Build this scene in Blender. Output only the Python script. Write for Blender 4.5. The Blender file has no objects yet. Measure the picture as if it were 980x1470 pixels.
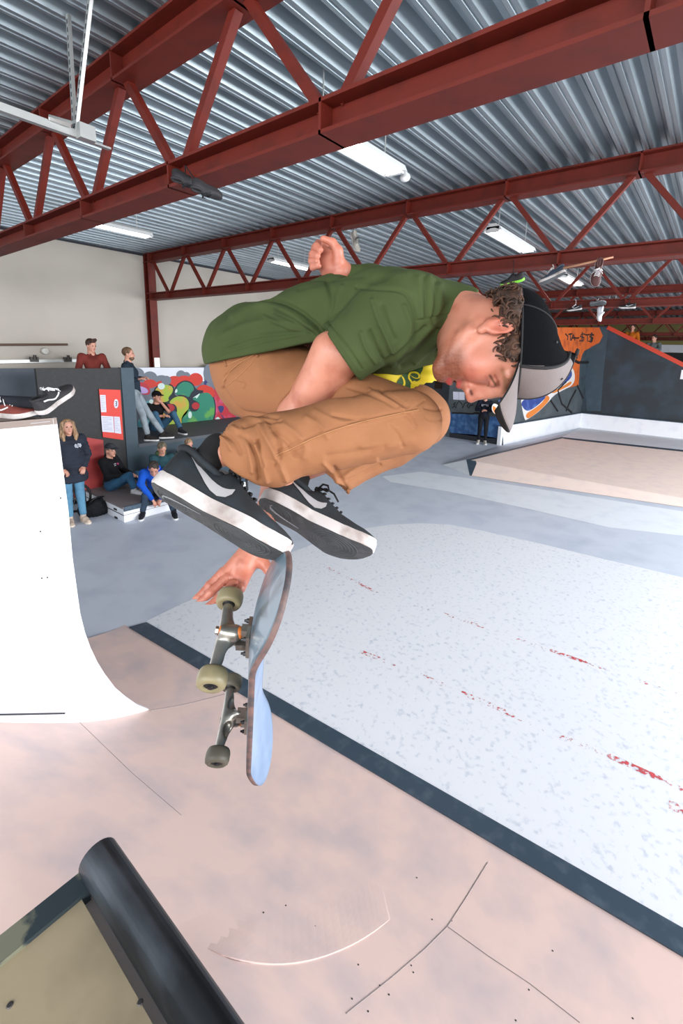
import bpy, math, random
import numpy as np
from mathutils import Vector, Matrix

# ------------------------------------------------------------------ camera
M = np.array([[0.7835266, 0.6205428, 0.0318213],
              [0.1543935, -0.1448269, -0.9773371],
              [-0.6018710, 0.7706827, -0.2092835]])      # rows: camera right, down, forward in world axes
CAM = np.array([0.0, 0.0, 2.9]); FL = 654.5; CX, CY = 505.0, 646.0
scene = bpy.context.scene
col = scene.collection
cd = bpy.data.cameras.new('camera')
cam = bpy.data.objects.new('camera', cd); col.objects.link(cam)
cd.sensor_fit = 'VERTICAL'; cd.sensor_height = 36.0; cd.sensor_width = 24.0
cd.lens = FL / 1470 * 36.0
cd.shift_x = -(CX - 490) / 1470; cd.shift_y = (CY - 735) / 1470
cd.clip_start = 0.05; cd.clip_end = 200
R4 = Matrix(((M[0][0], -M[1][0], -M[2][0], CAM[0]), (M[0][1], -M[1][1], -M[2][1], CAM[1]),
             (M[0][2], -M[1][2], -M[2][2], CAM[2]), (0, 0, 0, 1)))
cam.matrix_world = R4
scene.camera = cam
# ------------------------------------------------------------------ light
scene.view_settings.view_transform = 'Standard'
scene.view_settings.look = 'None'
scene.view_settings.gamma = 1.0
scene.view_settings.use_curve_mapping = False
scene.view_settings.exposure = 1.08
w = bpy.data.worlds.new('world'); scene.world = w; w.use_nodes = True
w.node_tree.nodes['Background'].inputs[0].default_value = (0.87, 0.93, 1.0, 1)
w.node_tree.nodes['Background'].inputs[1].default_value = 0.76
def area(name, loc, target, sx, sy, power, color=(1, 1, 1)):
    l = bpy.data.lights.new(name, 'AREA'); l.shape = 'RECTANGLE'; l.size = sx; l.size_y = sy
    l.energy = power; l.color = color
    o = bpy.data.objects.new(name, l); col.objects.link(o); o.location = loc
    o.rotation_euler = (Vector(target) - Vector(loc)).to_track_quat('-Z', 'Y').to_euler()
    return o
area('area_fill_back', (1.0, -5.0, 3.9), (-1.0, 4, 0.6), 9, 2.4, 260, (1.0, 0.98, 0.96))  # unseen soft fill added behind the camera; no window is built there
area('area_fill_right', (7.5, 8.0, 3.4), (-3, 8, 0.6), 16, 2.6, 1150, (0.95, 0.98, 1.0))  # unseen area light added on the open right side, brightens the floor

# ------------------------------------------------------------------ helpers
def lin(c):
    return tuple(((v / 255) / 12.92 if v / 255 <= 0.04045 else ((v / 255 + 0.055) / 1.055) ** 2.4) for v in c)
MATS = {}
def mat(name, c, rough=0.6, metal=0.0, c2=None, scale=6.0, thr=(0.4, 0.65), bump=0.0, bscale=None, emit=None,
        spec=0.5, attr=None, stretch=None, detail=6, rings=None, coat=0.0, sss=0.0, coords='Object'):
    if name in MATS: return MATS[name]
    m = bpy.data.materials.new(name); m.use_nodes = True; nt = m.node_tree; N = nt.nodes; L = nt.links
    b = N['Principled BSDF']
    b.inputs['Roughness'].default_value = rough; b.inputs['Metallic'].default_value = metal
    b.inputs['Specular IOR Level'].default_value = spec
    b.inputs['Coat Weight'].default_value = coat
    col1 = (*lin(c), 1); b.inputs['Base Color'].default_value = col1
    if sss:
        b.inputs['Subsurface Weight'].default_value = sss
        b.inputs['Subsurface Radius'].default_value = (0.012, 0.005, 0.003); b.inputs['Subsurface Scale'].default_value = 1.0
    tc = N.new('ShaderNodeTexCoord'); vec = tc.outputs[coords]
    if stretch:
        mp = N.new('ShaderNodeMapping'); mp.inputs['Scale'].default_value = stretch
        L.new(vec, mp.inputs['Vector']); vec = mp.outputs['Vector']
    src = None
    if attr:
        a = N.new('ShaderNodeVertexColor'); a.layer_name = attr; src = a.outputs['Color']
    if c2 is not None:
        n = N.new('ShaderNodeTexNoise'); n.inputs['Scale'].default_value = scale; n.inputs['Detail'].default_value = detail
        L.new(vec, n.inputs['Vector'])
        r = N.new('ShaderNodeMapRange'); r.inputs['From Min'].default_value = thr[0]; r.inputs['From Max'].default_value = thr[1]
        L.new(n.outputs['Fac'], r.inputs['Value'])
        mx = N.new('ShaderNodeMix'); mx.data_type = 'RGBA'
        if src is not None:
            mx.blend_type = 'MULTIPLY'; L.new(src, mx.inputs['A'])
        else: mx.inputs['A'].default_value = col1
        mx.inputs['B'].default_value = (*lin(c2), 1)
        L.new(r.outputs['Result'], mx.inputs['Factor']); src = mx.outputs['Result']
    if src is not None: L.new(src, b.inputs['Base Color'])
    if bump:
        n = N.new('ShaderNodeTexNoise'); n.inputs['Scale'].default_value = bscale or 60; n.inputs['Detail'].default_value = 5
        L.new(vec, n.inputs['Vector'])
        h = n.outputs['Fac']
        if rings:
            wv = N.new('ShaderNodeTexWave'); wv.wave_type = 'RINGS'; wv.rings_direction = 'SPHERICAL'
            wv.inputs['Scale'].default_value = rings
            L.new(vec, wv.inputs['Vector']); h = wv.outputs['Fac']
        bp = N.new('ShaderNodeBump'); bp.inputs['Strength'].default_value = bump; bp.inputs['Distance'].default_value = 0.004
        L.new(h, bp.inputs['Height']); L.new(bp.outputs['Normal'], b.inputs['Normal'])
    if emit is not None:
        b.inputs['Emission Color'].default_value = (1, 0.97, 0.94, 1); b.inputs['Emission Strength'].default_value = emit
    MATS[name] = m
    return m

def ray(px, py): return M.T @ np.array([(px - CX) / FL, (py - CY) / FL, 1.0])
def on_z(px, py, z=0.0): d = ray(px, py); return CAM + d * ((z - CAM[2]) / d[2])
def on_x(px, py, x): d = ray(px, py); return CAM + d * ((x - CAM[0]) / d[0])
def on_y(px, py, y): d = ray(px, py); return CAM + d * ((y - CAM[1]) / d[1])
def on_plane(px, py, p0, n): d = ray(px, py); return CAM + d * (np.dot(np.array(p0) - CAM, n) / np.dot(d, n))
def cc(px, py, D): return np.array([(px - CX) / FL * D, (py - CY) / FL * D, D])   # camera-frame metres
def c2w(V): return CAM + np.asarray(V) @ M

def link_mesh(name, V, Fs, m=None, parent=None, smooth=False, mats=None, midx=None, loc=None, colors=None):
    V = np.asarray(V, float)
    if loc is None:
        if parent is not None: loc = np.zeros(3); base = world_loc(parent)
        else: base = np.array([V[:, 0].mean(), V[:, 1].mean(), V[:, 2].min()]); loc = base
    else: base = np.array(loc, float)
    me = bpy.data.meshes.new(name)
    me.from_pydata([tuple(v) for v in (V - base)], [], [tuple(int(i) for i in f) for f in Fs])
    o = bpy.data.objects.new(name, me); col.objects.link(o)
    if parent is not None: o.parent = parent
    else: o.location = tuple(loc)
    for mm in (mats or ([m] if m else [])): me.materials.append(mm)
    if midx is not None: me.polygons.foreach_set('material_index', np.array(midx, np.int32))
    if smooth: me.polygons.foreach_set('use_smooth', np.ones(len(me.polygons), bool))
    if colors is not None:
        ca = me.color_attributes.new('Col', 'FLOAT_COLOR', 'POINT')
        ca.data.foreach_set('color', np.concatenate([colors, np.ones((len(V), 1))], 1).astype(np.float32).ravel())
    me.update()
    return o
def world_loc(o):
    p = np.zeros(3)
    while o is not None: p = p + np.array(o.location); o = o.parent
    return p
def tag(o, label=None, cat=None, group=None, kind=None):
    if label: o['label'] = label
    if cat: o['category'] = cat
    if group: o['group'] = group
    if kind: o['kind'] = kind
    return o
def thing(name, loc, label, cat, group=None, rz=0):
    o = bpy.data.objects.new(name, None); col.objects.link(o); o.location = tuple(loc); o.rotation_euler = (0, 0, rz)
    o.empty_display_size = 0.1
    return tag(o, label, cat, group)

class MB:
    def __init__(s): s.V = []; s.F = []; s.I = []
    def add(s, V, F, i=0):
        n = len(s.V); s.V += [tuple(map(float, v)) for v in V]; s.F += [tuple(n + k for k in f) for f in F]; s.I += [i] * len(F); return s
    def box(s, a, b, i=0):
        a = np.minimum(a, b), np.maximum(a, b); lo, hi = a
        V = [(x, y, z) for z in (lo[2], hi[2]) for y in (lo[1], hi[1]) for x in (lo[0], hi[0])]
        return s.add(V, [(0, 2, 3, 1), (4, 5, 7, 6), (0, 1, 5, 4), (2, 6, 7, 3), (0, 4, 6, 2), (1, 3, 7, 5)], i)
    def bar(s, a, b, w, t, up=(0, 0, 1), i=0):
        a = np.array(a, float); b = np.array(b, float); d = b - a; d /= np.linalg.norm(d)
        u = np.cross(d, up)
        if np.linalg.norm(u) < 1e-3: u = np.cross(d, (1, 0, 0))
        u /= np.linalg.norm(u); v = np.cross(u, d)
        V = [p + u * su * w / 2 + v * sv * t / 2 for p in (a, b) for su, sv in ((-1, -1), (1, -1), (1, 1), (-1, 1))]
        return s.add(V, [(3, 2, 1, 0), (4, 5, 6, 7), (0, 1, 5, 4), (1, 2, 6, 5), (2, 3, 7, 6), (3, 0, 4, 7)], i)
    def tube(s, pts, r, n=10, i=0, cap=True):
        P = [np.array(p, float) for p in pts]; rs = r if hasattr(r, '__len__') else [r] * len(P)
        u = None; V = []
        for k, p in enumerate(P):
            d = P[min(k + 1, len(P) - 1)] - P[max(k - 1, 0)]; d = d / (np.linalg.norm(d) + 1e-12)
            if u is None:
                u = np.cross(d, (0.13, 0.21, 0.97)); u /= np.linalg.norm(u)
            else:
                u = u - d * (u @ d); u /= (np.linalg.norm(u) + 1e-12)
            v = np.cross(d, u)
            for j in range(n):
                a = 2 * math.pi * j / n; V.append(p + (u * math.cos(a) + v * math.sin(a)) * rs[k])
        Fs = [(k * n + j, k * n + (j + 1) % n, (k + 1) * n + (j + 1) % n, (k + 1) * n + j) for k in range(len(P) - 1) for j in range(n)]
        if cap: Fs += [tuple(range(n - 1, -1, -1)), tuple(range((len(P) - 1) * n, len(P) * n))]
        return s.add(V, Fs, i)
    def prism(s, poly, off, i=0, iside=None):
        """poly: 3D points; extruded by vector off"""
        n = len(poly); P = [np.array(p, float) for p in poly]; off = np.array(off, float)
        s.add(P + [p + off for p in P], [tuple(range(n)), tuple(range(2 * n - 1, n - 1, -1))], i)
        n0 = len(s.V) - 2 * n
        for k in range(n):
            s.F.append((n0 + k, n0 + (k + 1) % n, n0 + n + (k + 1) % n, n0 + n + k)); s.I.append(i if iside is None else iside)
        return s
    def lathe(s, prof, c, axis, n=24, i=0):
        """prof: (r, h) list"""
        ax = np.array(axis, float); ax /= np.linalg.norm(ax); u = np.cross(ax, (0.31, 0.17, 0.93)); u /= np.linalg.norm(u); v = np.cross(ax, u)
        c = np.array(c, float); V = []
        for r, h in prof:
            for j in range(n):
                a = 2 * math.pi * j / n; V.append(c + ax * h + (u * math.cos(a) + v * math.sin(a)) * r)
        K = len(prof)
        Fs = [(k * n + j, k * n + (j + 1) % n, (k + 1) * n + (j + 1) % n, (k + 1) * n + j) for k in range(K - 1) for j in range(n)]
        Fs += [tuple(range(n - 1, -1, -1)), tuple(range((K - 1) * n, K * n))]
        return s.add(V, Fs, i)
    def build(s, name, m=None, parent=None, smooth=False, **k):
        mats = m if isinstance(m, (list, tuple)) else [m]
        return link_mesh(name, s.V, s.F, None, parent, smooth, mats=mats, midx=s.I, **k)

# ---- signed distance modelling
def smooth_min(a, b, k):
    h = np.clip(0.5 + 0.5 * (b - a) / k, 0, 1); return b * (1 - h) + a * h - k * h * (1 - h)
class Field:
    def __init__(s, lo, hi, h):
        s.h = h; s.lo = np.array(lo, float); n = np.ceil((np.array(hi) - s.lo) / h).astype(int) + 1
        s.ax = [s.lo[i] + h * np.arange(n[i]) for i in range(3)]; s.f = np.full(n, 0.06 + h * 4, np.float32)
    def sub(s, lo, hi, pad):
        sl = []
        for i in range(3):
            a = int(np.floor((lo[i] - pad - s.lo[i]) / s.h)); b = int(np.ceil((hi[i] + pad - s.lo[i]) / s.h)) + 1
            a = max(a, 0); b = min(b, len(s.ax[i]));
            if b <= a: return None, None
            sl.append(slice(a, b))
        g = np.meshgrid(*[s.ax[i][sl[i]] for i in range(3)], indexing='ij')
        return tuple(sl), np.stack(g, -1).astype(np.float32)
    def put(s, sl, d, k, mode):
        f = s.f[sl]; d = d.astype(np.float32)
        if mode == 'u': s.f[sl] = smooth_min(f, d, k) if k > 0 else np.minimum(f, d)
        else: s.f[sl] = -smooth_min(-f, d, k) if k > 0 else np.maximum(f, -d)
    def cap(s, a, b, ra, rb, k=0.01, mode='u', flat=None):
        a = np.array(a, float); b = np.array(b, float); rm = max(ra, rb); pad = rm + 0.05 + k
        sl, P = s.sub(np.minimum(a, b), np.maximum(a, b), pad)
        if sl is None: return s
        Q = P - a.astype(np.float32); ba = b - a
        if flat is not None:
            n, sc = flat; n = np.array(n, float); n /= np.linalg.norm(n); n = n.astype(np.float32)
            Q = Q + (Q @ n)[..., None] * n * (1 / sc - 1); ba = ba + n * (ba @ n) * (1 / sc - 1)
        ba = np.asarray(ba, np.float32)
        t = np.clip((Q @ ba) / (float(ba @ ba) + 1e-9), 0, 1)
        d = np.linalg.norm(Q - t[..., None] * ba, axis=-1) - (ra + (rb - ra) * t)
        s.put(sl, d, k, mode); return s
    def chain(s, pts, k=0.01, mode='u', flat=None):
        """pts: (pos, r)"""
        for (a, ra), (b, rb) in zip(pts[:-1], pts[1:]): s.cap(a, b, ra, rb, k, mode, flat)
        return s
    def ell(s, c, r, R=None, k=0.01, mode='u'):
        c = np.array(c, float); r = np.array(r, np.float32); pad = r.max() + 0.05 + k
        sl, P = s.sub(c, c, pad)
        if sl is None: return s
        Q = P - c.astype(np.float32)
        if R is not None: Q = Q @ np.array(R, np.float32)      # columns of R: local axes
        k0 = np.linalg.norm(Q / r, axis=-1); k1 = np.linalg.norm(Q / (r * r), axis=-1) + 1e-6
        s.put(sl, k0 * (k0 - 1) / k1, k, mode); return s
    def cut(s, p, n, k=0.0, near=None):
        """remove the side the normal points to; near=(centre, radius) limits it"""
        n = np.array(n, float); n /= np.linalg.norm(n)
        if near is None: sl = (slice(None),) * 3; P = np.stack(np.meshgrid(*s.ax, indexing='ij'), -1).astype(np.float32)
        else: sl, P = s.sub(np.array(near[0]), np.array(near[0]), near[1])
        if sl is None: return s
        d = (P - np.array(p, np.float32)) @ n.astype(np.float32)
        if near is not None:
            q = np.linalg.norm(P - np.array(near[0], np.float32), axis=-1) - near[1]; d = np.where(q > 0, -1.0, d)
        f = s.f[sl]; s.f[sl] = np.maximum(f, d) if k == 0 else -smooth_min(-f, -d, k)
        return s
    def mesh(s, relax=3):
        f = s.f; h = s.h; f = np.where(np.abs(f) < 1e-6, 1e-6, f)
        f[0], f[-1] = 1, 1; f[:, 0], f[:, -1] = 1, 1; f[:, :, 0], f[:, :, -1] = 1, 1
        ins = f < 0; nx, ny, nz = f.shape
        cs = np.zeros((nx - 1, ny - 1, nz - 1), np.uint8)
        offs = [(i, j, k) for i in (0, 1) for j in (0, 1) for k in (0, 1)]
        for i, j, k in offs: cs += ins[i:nx - 1 + i, j:ny - 1 + j, k:nz - 1 + k]
        act = (cs > 0) & (cs < 8); idx = np.argwhere(act)
        vid = np.full(cs.shape, -1, np.int64); vid[act] = np.arange(len(idx))
        acc = np.zeros((len(idx), 3)); cnt = np.zeros(len(idx))
        for o in offs:
            for a in range(3):
                if o[a]: continue
                p = idx + np.array(o); q = p.copy(); q[:, a] += 1
                fp = f[p[:, 0], p[:, 1], p[:, 2]]; fq = f[q[:, 0], q[:, 1], q[:, 2]]
                c = (fp < 0) != (fq < 0); t = np.where(c, fp / (fp - fq + 1e-12), 0)
                pos = p.astype(float); pos[:, a] += t; acc[c] += pos[c]; cnt[c] += 1
        V = acc / cnt[:, None] * h + s.lo
        quads = []
        for a in range(3):
            sa = [slice(1, -1)] * 3; sa[a] = slice(0, None)
            sp = [slice(None)] * 3; sp[a] = slice(0, -1); sq = [slice(None)] * 3; sq[a] = slice(1, None)
            A = ins[tuple(sp)]; B = ins[tuple(sq)]; ch = np.argwhere(A != B)
            b, c = (a + 1) % 3, (a + 2) % 3
            ch = ch[(ch[:, b] > 0) & (ch[:, c] > 0) & (ch[:, b] < f.shape[b] - 1) & (ch[:, c] < f.shape[c] - 1)]
            e = np.zeros(3, int); eb = e.copy(); eb[b] = 1; ec = e.copy(); ec[c] = 1
            q = [ch, ch - eb, ch - eb - ec, ch - ec]
            q = np.stack([vid[x[:, 0], x[:, 1], x[:, 2]] for x in q], 1)
            out = A[ch[:, 0], ch[:, 1], ch[:, 2]]
            q[~out] = q[~out][:, ::-1]; quads.append(q)
        Q = np.concatenate(quads)
        Q = Q[(Q >= 0).all(1)]
        E = np.concatenate([Q[:, [0, 1]], Q[:, [1, 2]], Q[:, [2, 3]], Q[:, [3, 0]]])
        for it in range(relax):
            S = np.zeros_like(V); n = np.zeros(len(V))
            for c in range(3):
                S[:, c] = np.bincount(E[:, 0], V[E[:, 1], c], len(V)) + np.bincount(E[:, 1], V[E[:, 0], c], len(V))
            n = np.bincount(E[:, 0], minlength=len(V)) + np.bincount(E[:, 1], minlength=len(V))
            V = V + (0.5 if it % 2 == 0 else -0.45) * (S / np.maximum(n, 1)[:, None] - V)
        return V, Q
def normals(V, Q):
    n = np.cross(V[Q[:, 2]] - V[Q[:, 0]], V[Q[:, 3]] - V[Q[:, 1]]); N = np.zeros_like(V)
    for k in range(4):
        for c in range(3): N[:, c] += np.bincount(Q[:, k], n[:, c], len(V))
    return N / (np.linalg.norm(N, axis=1)[:, None] + 1e-12)
def subdivide(V, Q):
    E = np.sort(np.concatenate([Q[:, [0, 1]], Q[:, [1, 2]], Q[:, [2, 3]], Q[:, [3, 0]]]), 1)
    key = E[:, 0] * len(V) + E[:, 1]; u, inv = np.unique(key, return_inverse=True); a, b = u // len(V), u % len(V)
    n = len(V); m = len(Q); em = (V[a] + V[b]) / 2; fc = V[Q].mean(1); e = inv.reshape(4, m) + n; c = np.arange(m) + n + len(u)
    V2 = np.concatenate([V, em, fc]); Q2 = np.concatenate([np.stack([Q[:, k], e[k], c, e[(k + 3) % 4]], 1) for k in range(4)])
    E = np.concatenate([Q2[:, [0, 1]], Q2[:, [1, 2]], Q2[:, [2, 3]], Q2[:, [3, 0]]])
    cnt = (np.bincount(E[:, 0], minlength=len(V2)) + np.bincount(E[:, 1], minlength=len(V2)))[:, None]
    for it in range(2):
        S = np.stack([np.bincount(E[:, 0], V2[E[:, 1], k], len(V2)) + np.bincount(E[:, 1], V2[E[:, 0], k], len(V2)) for k in range(3)], 1)
        V2 = V2 + (.5 if it == 0 else -.4) * (S / cnt - V2)
    return V2, Q2
def project(V): return np.stack([CX + FL * V[:, 0] / V[:, 2], CY + FL * V[:, 1] / V[:, 2]], 1)
def poly_dist(P, poly):
    d = np.full(len(P), 1e9)
    for a, b in zip(poly[:-1], poly[1:]):
        a = np.array(a, float); b = np.array(b, float); ba = b - a
        t = np.clip(((P - a) @ ba) / (ba @ ba + 1e-9), 0, 1); d = np.minimum(d, np.linalg.norm(P - a - t[:, None] * ba, axis=1))
    return d
def sculpt(V, Q, strokes):
    """raise or sink cloth folds along strokes; V in the rider's own metric frame"""
    N = normals(V, Q); P = project(V); face = (N * V).sum(1) < 0.02
    amp = np.zeros(len(V))
    for poly, wd, am in strokes:
        if len(poly) > 2:      # round the stroke
            q = [np.array(p, float) for p in poly]
            for _ in range(2): q = [q[0]] + [x for a, b in zip(q[:-1], q[1:]) for x in (a * .75 + b * .25, a * .25 + b * .75)] + [q[-1]]
            poly = q
        lo = np.min(poly, 0) - wd * 3; hi = np.max(poly, 0) + wd * 3
        s = face & (P > lo).all(1) & (P < hi).all(1)
        if not s.any(): continue
        d = poly_dist(P[s], poly); amp[s] += am * 0.001 * np.exp(-(d / wd) ** 2)
    return V + N * amp[:, None]
def vnoise(P, s, seed=0):
    """cheap smooth 3D noise from sines"""
    r = np.random.default_rng(seed); o = np.zeros(len(P))
    for k in range(7):
        d = r.normal(size=3); d /= np.linalg.norm(d); o += np.sin((P @ d) * s * (0.7 + 0.25 * k) + r.uniform(0, 6.3) + 1.3 * np.sin((P @ r.normal(size=3)) * s * .5))
    return o / 7
def inside(P, poly):
    x, y = P[:, 0], P[:, 1]; c = np.zeros(len(P), bool); n = len(poly)
    for i in range(n):
        (x1, y1), (x2, y2) = poly[i], poly[(i + 1) % n]
        if y1 == y2: continue
        c ^= ((y1 > y) != (y2 > y)) & (x < (x2 - x1) * (y - y1) / (y2 - y1) + x1)
    return c
# ================================================================== STRUCTURE
m_floor = mat('floor_paint_grey', (204, 211, 224), 0.5, c2=(186, 194, 210), scale=2.2, thr=(0.45, 0.75), bump=0.05)
m_white = mat('floor_paint_white', (230, 232, 238), 0.5, c2=(200, 206, 218), scale=22, thr=(0.56, 0.72), bump=0.05, detail=14)
m_band = mat('floor_paint_pale', (232, 237, 244), 0.5, c2=(218, 225, 234), scale=3, thr=(0.5, 0.8))
m_ply = mat('plywood_pink', (226, 198, 189), 0.5, c2=(200, 182, 182), scale=3.2, thr=(0.42, 0.72), bump=0.06, detail=10)
m_ply2 = mat('plywood_pale', (240, 218, 208), 0.5, c2=(228, 208, 202), scale=4.0, thr=(0.45, 0.75), bump=0.05)
m_slate = mat('slate_metal', (70, 87, 102), 0.4, 0.35, c2=(98, 112, 126), scale=9, thr=(0.5, 0.75), bump=0.05)
m_wpaint = mat('white_ramp_paint', (240, 241, 245), 0.55, c2=(222, 226, 234), scale=2.5, thr=(0.5, 0.8), bump=0.03)
m_gap = mat('dark_gap', (50, 52, 60), 0.8)
m_seam = mat('seam_line', (150, 138, 136), 0.8)
m_wseam = mat('white_seam_line', (196, 198, 205), 0.8)
m_cream = mat('cream_wall', (186, 178, 168), 0.8, c2=(176, 168, 158), scale=0.8, thr=(0.4, 0.7), bump=0.04)
m_steel = mat('red_oxide_steel', (100, 29, 17), 0.55, c2=(80, 24, 14), scale=7, thr=(0.5, 0.75), bump=0.06, spec=0.35)
m_galv = mat('galvanised_sheet', (166, 177, 183), 0.42, 0.75, c2=(138, 150, 156), scale=1.6, thr=(0.4, 0.7), stretch=(3, 0.35, 3), bump=0.02)
m_zinc = mat('zinc_strut', (190, 192, 190), 0.4, 0.7)
m_black = mat('black_paint', (30, 29, 31), 0.6, c2=(40, 38, 40), scale=14, thr=(0.5, 0.7), bump=0.1)
m_teal = mat('dark_teal_paint', (56, 74, 86), 0.6, c2=(70, 88, 100), scale=3, thr=(0.5, 0.8))
m_yellow = mat('far_yellow_wall', (150, 138, 84), 0.8)
m_grey = mat('grey_wall_paint', (108, 116, 126), 0.7, c2=(96, 104, 114), scale=2, thr=(0.4, 0.7))

fl = MB(); fl.box((-11.2, -6, -0.12), (9, 31, 0.0), 0)
def zpoly(mb, pts, z, i): mb.add([on_z(px, py, z) for px, py in pts], [tuple(range(len(pts)))], i)
W1 = [(560, 753), (605, 751), (646, 753), (688, 761), (774, 780), (860, 801), (980, 829), (1060, 850), (1300, 1100), (1300, 1560), (980, 1333), (700, 1188), (370, 984), (209, 892), (225, 884), (262, 866), (330, 838), (420, 792), (500, 762)]
zpoly(fl, W1, 0.003, 1)
zpoly(fl, [(548, 684), (603, 677), (655, 684), (800, 706), (1050, 745), (1200, 770), (1200, 812), (980, 769), (873, 757), (774, 734), (646, 706), (560, 692)], 0.003, 2)
fo = fl.build('floor', [m_floor, m_white, m_band]); tag(fo, kind='structure')
# worn red guide lines painted on the floor
m_red = bpy.data.materials.new('worn_red_line'); m_red.use_nodes = True
nt = m_red.node_tree; N = nt.nodes; L = nt.links; b = N['Principled BSDF']; b.inputs['Base Color'].default_value = (*lin((206, 78, 84)), 1); b.inputs['Roughness'].default_value = .6
tc = N.new('ShaderNodeTexCoord'); n1 = N.new('ShaderNodeTexNoise'); n1.inputs['Scale'].default_value = 30; n1.inputs['Detail'].default_value = 4
n2 = N.new('ShaderNodeTexNoise'); n2.inputs['Scale'].default_value = 1.7; mul = N.new('ShaderNodeMath'); mul.operation = 'MULTIPLY'
rr = N.new('ShaderNodeMapRange'); rr.inputs['From Min'].default_value = 0.26; rr.inputs['From Max'].default_value = 0.33
L.new(tc.outputs['Object'], n1.inputs['Vector']); L.new(tc.outputs['Object'], n2.inputs['Vector'])
L.new(n1.outputs['Fac'], mul.inputs[0]); L.new(n2.outputs['Fac'], mul.inputs[1]); L.new(mul.outputs[0], rr.inputs['Value']); L.new(rr.outputs['Result'], b.inputs['Alpha'])
for pl, wd in (([(470, 815), (552, 856), (640, 882), (740, 916), (870, 961), (990, 1003)], 0.022), ([(520, 936), (600, 968), (700, 1010), (790, 1051), (870, 1083), (990, 1137)], 0.026), ([(960, 1152), (1000, 1172)], 0.05)):
    P = [on_z(x, y, 0.005) for x, y in pl]; q = MB()
    for a, c in zip(P[:-1], P[1:]):
        d = c - a; d /= np.linalg.norm(d); nn = np.array([-d[1], d[0], 0]) * wd
        q.add([a - nn, c - nn, c + nn, a + nn], [(0, 1, 2, 3)])
    o = q.build('floor_line', m_red)
    tag(o, {0.022: 'faded thin red line across the white floor, the one farther from the dark strip', 0.026: 'broken red line on the white floor, the one nearer the dark strip', 0.05: 'short red scuff mark at the right edge of the white floor'}[wd], 'floor marking', None)

# ceiling: trapezoidal steel deck
cl = MB(); pitch = 0.222; prof = [(0, 5.0), (.030, 5.0), (.036, 5.012), (.044, 5.012), (.050, 5.0), (.08, 5.0), (.110, 5.105), (.145, 5.105), (.150, 5.095), (.158, 5.095), (.163, 5.105), (.192, 5.105)]
xs = []
x0 = -11.1 - ((-11.1 + 1.811) % pitch)
k = 0
while x0 + k * pitch < 7:
    xs += [(x0 + k * pitch + a, z) for a, z in prof]; k += 1
n = len(xs); ys = (-5.2, 31)
cl.add([(x, y, z) for y in ys for x, z in xs] + [(x, y, 5.25) for y in ys for x in (xs[0][0], xs[-1][0])], [(j, n + j, n + j + 1, j + 1) for j in range(n - 1)] + [(2 * n, 2 * n + 1, 2 * n + 3, 2 * n + 2)])
tag(cl.build('ceiling', m_galv), kind='structure')

q = MB(); q.box((-11.25, -5.2, 0), (-11.0, 31, 5.0)); q.box((-11.02, -5.2, 4.955), (-10.98, 31, 5.0), 1)
tag(q.build('wall_left', [m_cream, m_gap]), kind='structure')
q = MB(); q.box((-11.2, 30, 0), (9, 30.25, 5.0), 0)
zb1 = on_y(960, 506, 29.9)[2]; zb2 = on_y(960, 495, 29.9)[2]
q.box((-3.5, 29.9, zb1), (9, 30, zb2), 1); q.box((-3.5, 29.9, 0), (9, 30, zb1), 2); q.box((-11, 29.9, 0), (-3.5, 30, 2.6), 3)
tag(q.build('wall_far', [m_yellow, m_wpaint, m_black, m_grey]), kind='structure')

# grey sliding door, its rail and the rod above it, on the left wall
q = thing('sliding_door', (-10.95, 2.2, 0), 'grey sliding door low on the cream wall behind the black partition', 'door')
z1 = on_x(20, 529, -10.9)[2]
d = MB(); d.box((-10.99, -1.0, 0), (-10.9, 4.2, z1)); d.build('door_panel', m_grey, q)
d = MB(); a = on_x(-60, 520, -10.85); e = on_x(115, 517.5, -10.85); d.bar(a, e, 0.05, 0.06); d.build('rail', m_zinc, q)
for px in (49, 97):
    c = on_x(px, 516, -10.82); d = MB(); d.box(c - np.array([.04, .07, .05]), c + np.array([.04, .07, .05])); d.tube([c + (0.05, 0, 0), c + (.05, 0, .09)], .03); d.build('roller_bracket', mat('dark_steel', (70, 66, 64), .5, .6), q)
d = MB(); d.tube([on_x(-40, 495, -10.9), on_x(97, 494.5, -10.9)], 0.022); o = d.build('curtain_rod', mat('brown_rod', (96, 72, 60), .5, .3)); tag(o, 'thin brown rod fixed along the cream wall above the sliding door', 'rod')
d = MB(); c = on_x(64, 504, -10.97); d.lathe([(0.0, 0), (.07, 0), (.06, .05), (0.0, .06)], c, (1, 0, 0)); o = d.build('wall_box', mat('offwhite_plastic', (200, 198, 190), .5)); tag(o, 'small round off-white fitting on the cream wall under the brown rod', 'fitting')

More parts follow.
